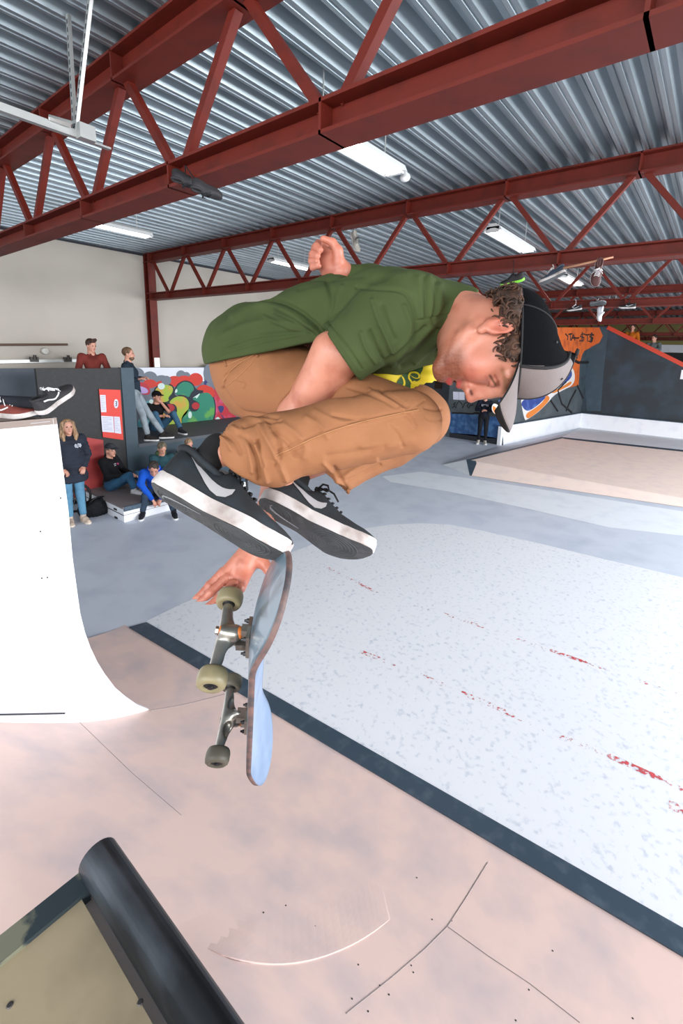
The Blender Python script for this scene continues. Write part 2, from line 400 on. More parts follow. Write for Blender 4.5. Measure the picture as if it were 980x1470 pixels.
# ------------------------------------------------------------------ trusses
def ibeam(mb, x0, x1, y, z0, z1, wd):
    t = 0.018
    mb.box((x0, y - wd / 2, z0), (x1, y + wd / 2, z0 + t)); mb.box((x0, y - wd / 2, z1 - t), (x1, y + wd / 2, z1)); mb.box((x0, y - 0.012, z0 + t), (x1, y + .012, z1 - t))
TL = {1.98: 'red steel roof truss nearest the camera, crossing the whole top of the picture',
      5.95: 'second red steel roof truss, ending on the red column at the cream wall',
      10.85: 'third red roof truss, next behind the one meeting the red column',
      15.8: 'fourth red roof truss, just in front of the black mural wall top',
      23.2: 'fifth red roof truss, seen far off beyond the black sloping wall top', 27.6: 'farthest red roof truss before the yellow end wall'}
for y, lab in TL.items():
    t = thing('roof_truss', (-11, y, 3.96), lab, 'roof truss', 'red roof trusses')
    wd = 0.2
    q = MB(); ibeam(q, -10.98, 7, y, 4.80, 5.0, wd)
    bx = [-10.05 + 1.4 * k for k in range(-1, 12)] if y > 3 else [-10.08 + 1.39 * k for k in range(-1, 12)]
    for x in bx: q.box((x + .7 - .008, y - wd / 2, 4.80), (x + .7 + .008, y + wd / 2, 5.0))
    q.build('top_chord', m_steel, t)
    q = MB(); ibeam(q, -10.9, 7, y, 3.96, 4.12, wd)
    for x in bx: q.box((x - .008, y - wd / 2, 3.96), (x + .008, y + wd / 2, 4.12))
    q.build('bottom_chord', m_steel, t)
    for x in bx:
        for s in (-1, 1):
            a = np.array([x + s * .06, y, 4.11]); b2 = np.array([x + s * .64, y, 4.81])
            if a[0] < -10.9 or b2[0] < -10.9 or b2[0] > 6.9: continue
            q = MB(); q.bar(a, b2, 0.055, 0.055, up=(0, 1, 0)); q.build('brace', m_steel, t)
t = thing('steel_column', (-10.85, 5.95, 0), 'red steel column standing against the cream wall under the second truss', 'column')
q = MB(); q.box((-10.98, 5.86, 0), (-10.965, 6.04, 4.97)); q.box((-10.80, 5.86, 0), (-10.785, 6.04, 4.97)); q.box((-10.97, 5.945, 0), (-10.79, 5.955, 4.97)); q.build('column_shaft', m_steel, t)
q = MB(); q.box((-10.80, 5.88, 2.3), (-10.77, 6.02, 2.62)); q.build('splice_plate', m_zinc, t)

# ------------------------------------------------------------------ fluorescent lights
m_tube = mat('lit_tube', (255, 250, 245), 0.4, emit=7.0)
m_lampw = mat('lamp_housing', (214, 216, 216), 0.45)
LT = [(-2.74, 2.80, 4.06, 'fluorescent strip light between the first two trusses, above the rider', 1), (-2.74, 6.5, 8.03, 'fluorescent strip light between the second and third trusses, right of the rider', 0),
      (-2.88, 10.75, 12.1, 'fluorescent strip light above the hanging shoes', 0), (-2.9, 15.9, 17.3, 'farthest fluorescent strip light, low over the mural wall', 0),
      (-7.5, 3.05, 4.13, 'fluorescent strip light at upper left near the cream wall', 1), (-7.22, 6.45, 7.6, 'fluorescent strip light behind the second truss by the raised fist', 0)]
for x, y0, y1, lab, s in LT:
    t = thing('strip_light', (x, (y0 + y1) / 2, 4.58), lab, 'ceiling light', 'fluorescent strip lights')
    q = MB(); q.prism([(x - .035, y0, 4.64), (x + .035, y0, 4.64), (x + .13, y0, 4.60), (x + .10, y0, 4.66), (x + .04, y0, 4.70), (x - .04, y0, 4.70), (x - .10, y0, 4.66), (x - .13, y0, 4.60)], (0, y1 - y0, 0)); q.build('housing', m_lampw, t)
    for sx in (-.055, .055):
        q = MB(); q.tube([(x + sx, y0 + .04, 4.612), (x + sx, y1 - .04, 4.612)], 0.016, 12); q.build('tube', m_tube, t, smooth=True)
    for yy in (y0 + .02, y1 - .02):
        q = MB(); q.box((x - .09, yy - .02, 4.59), (x + .09, yy + .02, 4.66)); q.build('end_cap', m_lampw, t)
    for yy in (y0 + .2, y1 - .2):
        q = MB(); q.tube([(x, yy, 4.69), (x, yy, 5.09)], 0.006, 6); q.build('hanger', m_zinc, t)
    if s and y0 < 2.9:
        q = MB(); q.lathe([(0.02, -.05), (.03, .0), (.05, .02), (.05, .05), (.03, .07), (0.0, .075)], (x + .02, y1 + .12, 4.64), (0, .5, -1)); q.build('sensor', m_lampw, t, smooth=True)
# strut frame hanging from the roof, upper left
e = on_z(158, 214, 4.25); a = on_z(-25, 150, 4.25); c = on_z(108, 192, 4.27)
t = thing('door_track_frame', c, 'galvanised slotted strut frame with a coil spring, hanging from the roof at upper left', 'metal frame')
a[0] = e[0] = (a[0] + e[0]) / 2
q = MB(); q.bar(a, e, 0.04, 0.012); q.bar(a + (0.018, 0, .02), e + (.018, -.12, .02), 0.006, 0.04); q.bar(a - (0.018, 0, -.02), e - (.018, .12, -.02), 0.006, 0.04); q.build('track', m_zinc, t)
for px, py in ((98, 22), (131, -12)):
    p = on_z(px, py, 5.0); q = MB(); q.bar(c, p, 0.035, 0.02, up=(0, 1, 0)); L_ = np.linalg.norm(p - c); d = (p - c) / L_
    for j in range(int(L_ / .05)):
        g = c + d * (.03 + .05 * j); q.bar(g, g + d * .028, 0.012, 0.0225, up=(0, 1, 0), i=1)
    q.build('upright', [m_zinc, m_gap], t)
s0 = on_z(70, 169, 4.30); s1 = on_z(102, 178, 4.30); q = MB(); dd = (s1 - s0); ax = dd / np.linalg.norm(dd); u = np.cross(ax, (0, 0, 1)); v = np.cross(ax, u)
q.tube([s0 + dd * (j / 140) + (u * math.cos(j * .9) + v * math.sin(j * .9)) * .017 for j in range(141)], 0.0045, 5); q.build('spring', m_zinc, t)
p = on_z(123, 191, 4.28); q = MB(); q.box(p - (.035, .05, .045), p + (.035, .05, .045)); q.build('bracket', m_zinc, t)

# ------------------------------------------------------------------ foreground quarter pipe (runs along X)
def yb_(x): return 2.42 + 0.095 * (x - 0.31)
def R_(x): return 2.04 + 0.025 * (x + 3.1)
def zr(x, y):
    R = R_(x); d = min(max(yb_(x) - y, 0), R); z = R - math.sqrt(max(R * R - d * d, 0))
    f = min(max((x + 1.35) / 1.05, 0), 1); f = f * f * (3 - 2 * f); cap = .85 + 1.15 * f; k = .5 * (1 - f) + .02
    h_ = min(max(.5 + .5 * (cap - z) / k, 0), 1); return cap * (1 - h_) + z * h_ - k * h_ * (1 - h_)
def on_ramp(px, py, lift=0.0):
    d = ray(px, py); lo, hi = 0.3, 12.0; t = lo
    while t < hi:
        p = CAM + d * t
        if p[2] < zr(p[0], p[1]) + lift: break
        t += 0.02
    for _ in range(18):
        p = CAM + d * (t - .01); 
        lo_, hi_ = t - .02, t
        for _ in range(20):
            mid = (lo_ + hi_) / 2; p = CAM + d * mid
            if p[2] < zr(p[0], p[1]) + lift: hi_ = mid
            else: lo_ = mid
        break
    return p
t = thing('quarter_pipe', (-0.5, 1.2, 0), 'pink plywood quarter pipe filling the foreground, with the black coping at its top', 'skate ramp')
q = MB(); XN = 40; YN = 48; V = []
xs_ = sorted([-4.5 + 9.0 * i / XN for i in range(XN + 1)] + [-.661, -.659]); XN = len(xs_) - 1
for x in xs_:
    R = R_(x); yb = yb_(x)
    for j in range(YN + 1):
        y = yb - R * math.sin(math.pi / 2 * j / (YN - 6)) if j <= YN - 6 else (yb - R) + (-1.9 - yb + R) * (j - YN + 6) / 6
        V.append((x, y, zr(x, y) + .002))
q.add(V, [(i * (YN + 1) + j, i * (YN + 1) + j + 1, (i + 1) * (YN + 1) + j + 1, (i + 1) * (YN + 1) + j) for i in range(XN) for j in range(YN)])
for i_ in (0, XN):
    pts = V[i_ * (YN + 1):(i_ + 1) * (YN + 1)]; q.add(list(pts) + [(pts[0][0], -1.9, 0)], [tuple(range(len(pts) + 1))])
q.build('riding_surface', m_ply, t, smooth=False)
for p in bpy.data.objects['riding_surface'].data.polygons[:XN * YN]: p.use_smooth = True
# dark steel strip at the foot
q = MB(); A = [on_z(185, 900, .012), on_z(980, 1372, .012)]; B = [on_z(210, 893, .012), on_z(980, 1335, .012)]
ext = (A[1] - A[0]) * .75; A.append(A[1] + ext); B.append(B[1] + ext); q.add([A[0], A[2], B[2], B[0]], [(0, 1, 2, 3)])
lo = [np.array([p[0], p[1], 0.001]) for p in (A[0], A[2], B[2], B[0])]; q.add([A[0], A[2], B[2], B[0]] + lo, [(0, 4, 5, 1), (1, 5, 6, 2), (2, 6, 7, 3), (3, 7, 4, 0)])
q.build('steel_strip', m_slate, t)
# plywood sheet lying over the curve: rounded near edge with a small step
arc = [(205, 1318), (262, 1345), (300, 1366), (350, 1382), (400, 1387), (450, 1380), (500, 1361), (535, 1340), (560, 1320)]
for _ in range(2): arc = [arc[0]] + [tuple(np.array(x)) for a, b_ in zip(arc[:-1], arc[1:]) for x in (np.array(a) * .75 + np.array(b_) * .25, np.array(a) * .25 + np.array(b_) * .75)] + [arc[-1]]
q = MB(); V = []; K = 7
for j, (px, py) in enumerate(arc):
    s = math.sin(math.pi * j / (len(arc) - 1)) ** .6
    p0 = on_ramp(px, py, 0.001); V.append(p0)
    for k in range(K):
        f = k / (K - 1); pp = on_ramp(px, py, 0.0); tgt = on_ramp(400 + (px - 400) * .9, py - 70, 0.0)
        x_, y_ = pp[0] + (tgt[0] - pp[0]) * f, pp[1] + (tgt[1] - pp[1]) * f
        V.append((x_, y_, zr(x_, y_) + .0022 + s * .007 * (1 - f) ** 1.3))
n_ = K + 1
q.add(V, [(i * n_ + k, i * n_ + k + 1, (i + 1) * n_ + k + 1, (i + 1) * n_ + k) for i in range(len(arc) - 1) for k in range(K)])
q.build('overlapping_sheet', m_ply, t, smooth=False)
def seam(name, pts, wd, m_, parent, on=lambda x, y: on_ramp(x, y, 0.003), n=10):
    P = []
    for a, b_ in zip(pts[:-1], pts[1:]):
        for k in range(n): P.append((a[0] + (b_[0] - a[0]) * k / n, a[1] + (b_[1] - a[1]) * k / n))
    P.append(pts[-1]); W = [on(*p) for p in P]; q = MB()
    q.tube(W, wd, 5); return q.build(name, m_, parent)
sm = [(497, 1455), (560, 1405), (610, 1362), (642, 1330), (668, 1290), (700, 1238)]
seam('sheet_seam', sm, 0.0022, m_seam, t, n=4)
seam('sheet_seam', [(642, 1330), (700, 1372), (760, 1412), (832, 1468)], 0.0018, m_seam, t, n=4)
seam('sheet_seam', [(216, 1020), (258, 1013), (300, 1003), (350, 989), (372, 984)], 0.004, m_seam, t, n=4)
seam('sheet_seam', [(104, 1027), (190, 1110), (260, 1170)], 0.0012, m_seam, t, n=4)
q = MB(); rng = random.Random(4)
for px, py in [(534, 1316), (620, 1320), (648, 1322), (590, 1386), (593, 1396), (545, 1415), (558, 1428), (505, 1434), (528, 1452), (793, 1365), (759, 1421), (908, 1462), (740, 1465), (598, 1260), (378, 1310), (313, 1341), (452, 1330), (514, 1385), (410, 1300)]:
    p = on_ramp(px, py, 0.0025); q.lathe([(.0038, 0), (.0038, .0012), (0.0, .0014)], p, (0, .3, 1), n=8)
q.build('screws', mat('screw_dark', (80, 76, 76), .5, .5), t)['kind'] = 'stuff'
# grey floor curve line at the ramp's left end: edge trim
# deck with coping
xd0, zt_ = -0.655, 2.105
q = MB(); q.box((xd0, -1.9, 1.6), (4.4, .178, 2.085)); q.build('deck', mat('deck_ply_tan', (176, 160, 132), .55, c2=(150, 136, 112), scale=7, thr=(.45, .7), bump=.06, detail=9), t)
q = MB(); q.box((xd0 - .002, .17, 1.98), (4.4, .215, 2.07)); q.build('facing', m_ply2, t)
q = MB(); q.tube([(xd0, .215, 2.100), (4.4, .215, 2.100)], 0.0285, 28); q.build('coping', mat('coping_steel', (46, 52, 58), .38, .6, c2=(110, 120, 130), scale=11, thr=(.56, .8), bump=.04, stretch=(.35, 1, 1)), t, smooth=True)
q = MB(); q.box((xd0 - .006, -1.9, 1.98), (xd0 + .03, .19, 2.092)); q.build('edge_angle', mat('edge_metal', (66, 78, 84), .4, .4, c2=(150, 150, 130), scale=13, thr=(.56, .62)), t)
q = MB()
for px, py in ((70, 1318), (201, 1439), (14, 1443)): q.lathe([(.004, 0), (.003, .0012), (0., .0014)], on_z(px, py, 2.085), (0, 0, 1), n=10)
q.build('deck_screws', mat('screw_dark', (80, 76, 76), .5, .5), t)

# ------------------------------------------------------------------ white vertical extension on the left
XP = -3.1
t = thing('ramp_extension', (-3.8, 0.6, 0), 'tall white painted ramp extension with deck, at the left edge', 'skate ramp')
prof = [(81, 599.5), (84.5, 625), (90, 670), (98, 731), (104, 800), (115, 880), (122, 908), (130, 930), (140, 951), (150, 967), (165, 987), (180, 1000), (197, 1012), (217, 1020)]
PP = [on_x(px, py, XP) for px, py in prof]
ztop = PP[0][2]; e_ = on_z(0, 597.5, PP[0][2]); sk = (e_[1] - PP[0][1]) / (e_[0] - XP); side = [(p[1], p[2]) for p in PP]
base = [(y, zr(XP, y) - .03) for y in np.linspace(side[-1][0], 0.1, 14)]
outline = side + base + [(-1.2, 1.1), (-1.2, ztop)]
q = MB(); q.prism([(XP, y, z) for y, z in outline], (-0.03, 0, 0)); q.build('side_panel', m_wpaint, t)
q = MB(); V = [(x, y + sk * (x - XP), z) for x in (XP - .03, -4.2) for y, z in side]; n = len(side)
q.add(V, [(j, j + 1, n + j + 1, n + j) for j in range(n - 1)]); q.build('riding_surface', m_ply, t, smooth=True)
q = MB(); y0_ = side[0][0]; q.prism([(XP + .001, -1.2, ztop - .04), (XP + .001, y0_, ztop - .04), (-4.2, y0_ + sk * (-4.2 - XP), ztop - .04), (-4.2, -1.2, ztop - .04)], (0, 0, .04)); q.build('deck', mat('extension_deck', (140, 126, 118), .7), t)
q = MB(); q.box((-4.2, -1.2, 0), (-4.17, side[0][0] + sk * (-4.2 - XP) - .03, ztop - .04)); q.build('back_panel', m_wpaint, t)
onp = lambda x, y: on_x(x, y, XP + .001)
for s in ([(48, 619), (56, 690), (66, 765), (75, 834)], [(76, 601), (86, 690), (97, 790), (106, 862), (128, 1018)], [(-20, 868), (75, 836)], [(78, 870), (90, 960), (104, 1024)], [(44, 608), (72, 605)]):
    seam('panel_seam', s, 0.0016, m_wseam, t, on=onp, n=2)
seam('base_gap', [(-60, 1027), (93, 1024)], 0.006, m_gap, t, on=lambda x, y: on_x(x, y, XP + .002), n=2)
q = MB()
for px, py in ((68, 829), (87, 715), (58, 763), (60, 830)): q.lathe([(.006, 0), (.004, .002), (0, .002)], on_x(px, py, XP), (1, 0, 0), n=8)
q.build('screws', mat('screw_dark', (80, 76, 76), .5, .5), t)

# ------------------------------------------------------------------ left side partition, notice board, platform, graffiti board
XB = -8.9
t = thing('black_partition', (XB, 3.5, 0), 'tall black partition wall with a red notice board on it', 'partition')
q = MB(); q.box((XB - .08, 2.78, 0), (XB, 4.19, 2.465)); q.build('panel', m_black, t)
q = MB(); q.box((XB - .10, 4.17, 0), (XB + .02, 4.41, 2.475)); q.build('end_post', m_teal, t)
def flat(mb, pts, on, off, i=0):
    mb.prism([on(x, y) for x, y in pts], off, i)
def z3(pts, s, ox, oy): return [(x / s + ox, y / s + oy) for x, y in pts]
S = 980 / 340.
t2 = thing('notice_board', on_x(158, 628, XB + .02), 'red notice board with white sheets, hung on the black partition', 'notice board')
q = MB(); flat(q, [(141.6, 558.7), (172.3, 559.7), (176.8, 631.5), (147.5, 627.4)], lambda x, y: on_x(x, y, XB + .015), (.012, 0, 0)); q.build('board', mat('notice_red', (214, 50, 32), .5), t2)
for k, pl in enumerate(([(413, 366), (436, 366), (440, 437), (418, 437)], [(418, 452), (468, 455), (473, 522), (423, 518)], [(471, 455), (495, 457), (502, 527), (475, 523)])):
    q = MB(); flat(q, z3(pl, S, 0, 440), lambda x, y: on_x(x, y, XB + .03), (.003, 0, 0)); q.build('paper_sheet', mat('paper', (214, 214, 230), .7), t2)
    ls = MB(); a = np.array(z3(pl, S, 0, 440))
    for r in range(1, 9):
        f = r / 9.5; l0 = a[0] + (a[3] - a[0]) * f; l1 = a[1] + (a[2] - a[1]) * f; p, p2 = l0 + (l1 - l0) * .12, l0 + (l1 - l0) * (.85 if r % 3 else .55)
        ls.bar(on_x(*p, XB + .0345), on_x(*p2, XB + .0345), 0.006, .001, up=(1, 0, 0))
    ls.build('printed_lines', mat('print_grey', (150, 152, 172), .8), bpy.data.objects[q and [o.name for o in t2.children if o.name.startswith('paper_sheet')][-1]])
q = MB(); c = z3([(480, 402)], S, 0, 440)[0]; flat(q, [(c[0] + 3.2 * math.cos(k * .35), c[1] + 6.6 * math.sin(k * .35)) for k in range(18)], lambda x, y: on_x(x, y, XB + .03), (.003, 0, 0)); o = q.build('round_emblem', mat('paper', (214, 214, 230), .7), t2)
q = MB(); q.tube([on_x(c[0] + a, c[1] + b_, XB + .036) for a, b_ in ((-1, -3), (1, -3.2), (1, -.5), (-.8, -.2), (1.2, .8), (.6, 3), (-1, 3))], .007, 5); q.build('emblem_mark', m_black, o)
q = MB(); flat(q, [(112.8, 626), (147.5, 631.5), (148.8, 655), (145.5, 716), (118, 703), (112, 690)], lambda x, y: on_x(x, y, XB + .10), (.02, 0, 0)); o = q.build('red_panel', mat('red_paint', (176, 60, 58), .6, c2=(160, 50, 50), scale=4)); tag(o, 'plain red board leaning low against the black partition beside the standing woman', 'board')

t = thing('spectator_platform', (-9.9, 6.3, 0), 'dark teal raised platform that two men are on, beside the black partition', 'platform')
q = MB(); q.box((-8.93, 4.41, 0), (XB + .0, 8.4, 0.93)); q.build('front_panel', m_teal, t)
q = MB(); q.box((-10.77, 4.41, .90), (XB + .03, 8.4, .965)); q.build('deck', mat('platform_top', (84, 88, 94), .7), t)
q = MB(); q.box((-10.76, 8.37, 0), (XB - .02, 8.4, .9)); q.build('end_panel', m_teal, t)
t = thing('viewing_deck', (-10, 3.4, 0), 'upper viewing deck behind the black partition', 'platform')
q = MB(); q.box((-10.88, 2.9, 1.12), (-9.02, 4.38, 1.2)); q.build('deck', m_black, t)
for x in (-10.8, -9.1):
    for y in (2.98, 4.3): q = MB(); q.box((x - .05, y - .05, 0), (x + .05, y + .05, 1.12)); q.build('post', m_black, t)

# white box with drawers
hb = on_x(174.4, 729.5, -7.38)[2]
t = thing('white_box', (-8.1, 4.3, 0), 'low white wooden box with dark hand slots and a grey top, spectators sitting on it', 'box')
q = MB(); q.box((-8.84, 3.34, 0), (-7.38, 5.9, hb - .02)); q.build('body', m_wpaint, t)
q = MB(); q.box((-8.86, 3.32, hb - .02), (-7.36, 5.92, hb + .012)); q.build('top', mat('box_top', (126, 118, 118), .7), t)
q = MB(); q.box((-7.38, 3.34, hb - .065), (-7.352, 5.92, hb + .014)); q.build('top_edge', m_slate, t)
q = MB(); q.box((-8.84, 3.325, hb * .47), (-7.365, 3.34, hb * .485)); q.box((-7.38, 3.34, hb * .47), (-7.374, 5.9, hb * .485)); q.build('joint_line', m_gap, t)
for px, py in ((147.5, 724), (165.5, 731), (148, 735), (166.5, 743)):
    p = on_y(px, py, 3.335); q = MB(); q.box(p - (.05, .006, .014), p + (.05, .004, .014)); q.build('hand_slot', m_black, t)

# graffiti board on the left wall (its painting is flat colour on a flat board)
XG = -10.72
t = thing('graffiti_board', (XG, 7, .96), 'board painted with fat green and yellow graffiti letters, against the cream wall', 'graffiti board')
zt2 = on_x(240, 527.3, XG)[2]
q = MB(); q.box((XG - .05, 4.6, .96), (XG, 10.5, zt2)); q.build('panel', mat('graf_grey', (120, 128, 140), .7, c2=(100, 108, 122), scale=3), t)
def paint(name, shapes, on, off, parent, c, rough=.6, c2=None, scale=4., thr=(.45, .65), it=2):
    for i_, s in enumerate(shapes):
        q = MB(); s = [np.array(p, float) for p in s]
        for _ in range(it): s = [x for a, b_ in zip(s, s[1:] + s[:1]) for x in (a * .75 + b_ * .25, a * .25 + b_ * .75)]
        q.prism([on(*p) + np.array(off) * i_ * .6 for p in s], off)
        o_ = q.build(name, mat(name + '_paint_' + str(c[0]) + '_' + str(c[1]), c, rough, c2=c2, scale=scale, thr=thr), parent)
    return o_
G = lambda x, y, s=4.2609, ox=100, oy=470: (x / s + ox, y / s + oy)       # pixel in the 4.26x detail view
def gl(k): return lambda x, y: on_x(*G(x, y), XG + k)
of = (.0015, 0, 0)
def circ(x, y, rx, ry=None, n=14): ry = ry or rx; return [(x + rx * math.cos(6.2832 * k / n), y + ry * math.sin(6.2832 * k / n)) for k in range(n)]
paint('white_sky', [[(400, 246), (820, 246), (822, 330), (760, 320), (700, 300), (640, 330), (600, 340), (520, 300), (470, 290), (420, 262)]], gl(.002), of, t, (226, 228, 236), it=0)
paint('grey_cloud', [circ(412, 290, 46, 44), circ(490, 312, 48, 44), circ(560, 335, 56, 44), circ(680, 292, 30, 30), circ(712, 300, 26, 28), circ(770, 310, 40, 30), circ(860, 280, 44, 60), circ(590, 325, 30)], gl(.004), of, t, (112, 120, 132))
paint('red_cloud', [circ(490, 345, 42, 28), circ(560, 352, 40, 25), circ(640, 330, 46, 34), circ(700, 326, 50, 32), circ(770, 318, 44, 40), circ(820, 390, 46, 40), circ(850, 400, 36, 40), circ(560, 640, 46, 34), circ(620, 648, 50, 32), circ(740, 655, 52, 34), circ(800, 640, 50, 30), circ(850, 620, 40, 30)], gl(.006), of, t, (204, 54, 40))
paint('red_zone', [[(880, 380), (905, 340), (960, 500), (1040, 560), (1100, 640), (1060, 640), (960, 600), (880, 600)], [(385, 330), (480, 340), (500, 420), (400, 400)]], gl(.006), of, t, (186, 44, 60), c2=(214, 96, 150), scale=3, thr=(.5, .7))
paint('lilac_zone', [[(395, 350), (478, 372), (480, 408), (398, 400)]], gl(.008), of, t, (186, 160, 214))
paint('teal_letter_side', [[(448, 450), (552, 440), (548, 480), (530, 540), (540, 610), (470, 625), (400, 600), (450, 520)]], gl(.008), of, t, (62, 136, 150), c2=(140, 190, 200), scale=3)
blk = [[(508, 400), (530, 355), (580, 340), (640, 352), (640, 425), (700, 412), (740, 450), (735, 520), (690, 565), (704, 620), (640, 648), (580, 640), (530, 590), (528, 470), (556, 480), (552, 438), (508, 440)],
       [(632, 410), (650, 350), (700, 320), (750, 335), (772, 380), (800, 385), (862, 390), (896, 460), (890, 560), (850, 620), (780, 636), (700, 625), (665, 560), (720, 480), (742, 440)]]
paint('letter_outline', blk, gl(.010), of, t, (24, 34, 48))
paint('yellow_letter', [[(516, 400), (535, 362), (580, 348), (632, 360), (630, 400), (600, 430), (610, 450), (560, 462), (556, 432), (516, 432)], [(538, 486), (590, 540), (630, 545), (660, 520), (650, 470), (600, 465), (640, 424), (700, 420), (732, 455), (724, 520), (680, 560), (696, 612), (640, 640), (584, 632), (540, 585)]], gl(.012), of, t, (160, 186, 62), c2=(206, 160, 70), scale=3.2, thr=(.5, .62))
paint('green_letter', [[(640, 412), (656, 358), (700, 328), (745, 342), (764, 380), (740, 400), (730, 430), (700, 412)], [(745, 440), (800, 400), (860, 398), (888, 460), (882, 556), (845, 612), (780, 628), (706, 618), (672, 562), (730, 490), (740, 515), (780, 515), (800, 470), (770, 448)]], gl(.012), of, t, (40, 130, 104), c2=(96, 164, 80), scale=3.0, thr=(.52, .62))
paint('red_eye', [circ(612, 492, 30, 24), circ(770, 480, 24, 22)], gl(.014), of, t, (176, 40, 48))
paint('highlight', [circ(560, 360, 22, 20), circ(498, 456, 14, 16), circ(735, 535, 12, 22), [(640, 400), (650, 372), (660, 384), (655, 400)], [(745, 436), (770, 424), (775, 440), (800, 400), (780, 412)], circ(905, 570, 16, 22)], gl(.014), of, t, (206, 226, 220))
paint('side_mark', [[(822, 320), (872, 318), (872, 332), (836, 334), (836, 360), (822, 360)], [(905, 480), (940, 478), (944, 500), (925, 530), (910, 505)], [(920, 530), (926, 528), (975, 600), (968, 604)]], gl(.009), of, t, (44, 52, 110))

# ------------------------------------------------------------------ far right: mural walls, white kicker, dark wall ride
t = thing('mural_wall', (-5.5, 16, 0), 'graffiti mural wall, orange with letters above grey and blue, behind the rider face', 'mural wall')
PA = (0, 15.03, 0); nA = np.array([0, 1., 0])
k0 = np.array([-5.35, 14.9]); k1 = np.array([-4.3, 21.75]); dk = (k1 - k0) / np.linalg.norm(k1 - k0); nB = np.array([dk[1], -dk[0], 0.]); pB = np.array([k0[0] - .12 * dk[1], k0[1] + .12 * dk[0], 0])
# corner where plane A meets plane B
xc = pB[0] + dk[0] * (15.03 - pB[1]) / dk[1]; top = 3.9; m_mur = mat('mural_grey', (84, 92, 96), .65, c2=(70, 78, 84), scale=2.2)
q = MB(); q.box((-7.42, 15.03, 0), (xc + .06, 15.1, top)); q.build('front_panel', m_mur, t)
q = MB(); e2 = pB[:2] + dk * (21.8 - pB[1]) / dk[1]; q.prism([(xc, 15.03, 0), (e2[0], e2[1], 0), (e2[0], e2[1], top + .3), (xc, 15.03, top)], (-.08, .0, 0)); q.build('side_panel', m_mur, t)
def onA(k): return lambda x, y: on_y(x, y, 15.03 - k)
def onB(k): return lambda x, y: on_plane(x, y, pB + nB * k, nB)
oA = (0, -.002, 0); oB = tuple(nB * .003)
paint('blue_band', [[(645, 592), (665, 593), (690, 596), (716, 599), (722, 630), (700, 629), (680, 626), (645, 621)]], onA(.003), oA, t, (40, 78, 128), c2=(76, 118, 164), scale=5, it=0)
paint('dark_base', [[(645, 621), (680, 624), (722, 630), (722, 640), (690, 637), (645, 628)]], onA(.003), oA, t, (34, 38, 46), it=0)
HX = lambda s: [(x / 7 + 620, y / 7 + 500) for x, y in s]
q = MB()
for s in ([(200, 600), (225, 580), (235, 540), (215, 560), (240, 600), (250, 560), (270, 530), (300, 560), (305, 600), (330, 550), (380, 535), (350, 580), (370, 600), (385, 570), (400, 575), (412, 560)],):
    q.tube([onA(.004)(*p) for p in HX(s)], .018, 5)
q.tube([onA(.004)(*p) for p in HX([(200, 650), (300, 652), (400, 660), (440, 650), (520, 662), (560, 664)])], .03, 5)
q.build('black_scrawl', m_black, t)
q = MB()
for s in ([(210, 435), (265, 438), (268, 517), (212, 515)], [(268, 438), (325, 440), (328, 520), (270, 518)]): q.prism([onA(.003)(*p) for p in HX(s)], oA)
o = q.build('paper_notice', mat('paper', (214, 214, 230), .7), t)
paint('orange_field', [[(762, 470), (852, 470), (860, 474), (866, 482), (860, 492), (848, 498), (838, 504), (832, 520), (831, 540), (830, 553), (818, 556), (800, 560), (776, 560), (740, 560), (735, 500)]], onB(.003), oB, t, (214, 104, 42), c2=(168, 74, 36), scale=3, thr=(.5, .7), it=0)
CR = lambda s: [(x / 5.4444 + 800, y / 5.4444 + 380) for x, y in s]
q = MB()
for s in ([(60, 540), (80, 560), (75, 590)], [(85, 545), (112, 540)], [(98, 542), (100, 592)], [(105, 592), (120, 545), (135, 590)], [(108, 575), (140, 570)], [(140, 575), (165, 572)],
          [(215, 545), (190, 540), (175, 560), (205, 570), (200, 595), (170, 595)], [(192, 525), (190, 605)], [(218, 550), (250, 545)], [(232, 550), (232, 600)], [(285, 550), (258, 545), (250, 562), (275, 572), (268, 600), (240, 598)], [(262, 530), (256, 610)]):
    q.tube([onB(.006)(*p) for p in CR(s)], .028, 5)
q.tube([onB(.006)(*p) for p in CR([(148, 705), (148, 735)])], .05, 5); q.tube([onB(.006)(*p) for p in CR([(135, 750), (160, 765), (250, 762), (290, 770)])], .06, 5)
for s in ([(800, 560), (812, 548)], [(828, 553), (838, 575), (850, 590)], [(812, 590), (818, 575), (826, 560)], [(800, 560), (806, 580), (820, 592)], [(790, 575), (800, 590)]): q.tube([onB(.006)(*p) for p in s], .04, 5)
q.build('black_lettering', m_black, t)
paint('letter_border', [[(745, 560), (780, 565), (800, 548), (812, 526), (818, 524), (825, 534), (824, 552), (808, 560), (795, 567), (786, 578), (772, 592), (757, 602), (752, 604)], [(708, 576), (724, 590), (738, 600), (736, 606), (718, 600), (704, 590)]], onB(.006), oB, t, (226, 222, 220))
paint('letter_blue', [[(745, 575), (772, 568), (784, 561), (806, 546), (814, 530), (820, 530), (821, 542), (808, 552), (792, 560), (782, 572), (768, 585), (754, 592)], [(712, 572), (726, 578), (740, 594), (724, 590)]], onB(.009), oB, t, (44, 66, 140), c2=(80, 110, 176), scale=4)
paint('letter_orange', [[(790, 563), (806, 556), (820, 546), (820, 552), (806, 559), (794, 565)], [(754, 594), (768, 586), (780, 576), (784, 566), (790, 572), (780, 584), (766, 596), (756, 602)], [(706, 580), (716, 590), (730, 600), (724, 602), (708, 594)]], onB(.011), oB, t, (222, 128, 50))
paint('dark_mountain', [[(838, 504), (850, 498), (862, 492), (868, 480), (872, 474), (872, 560), (862, 592), (840, 590), (831, 560), (831, 530), (834, 512)]], onB(.004), oB, t, (62, 76, 84), c2=(48, 58, 66), scale=3)

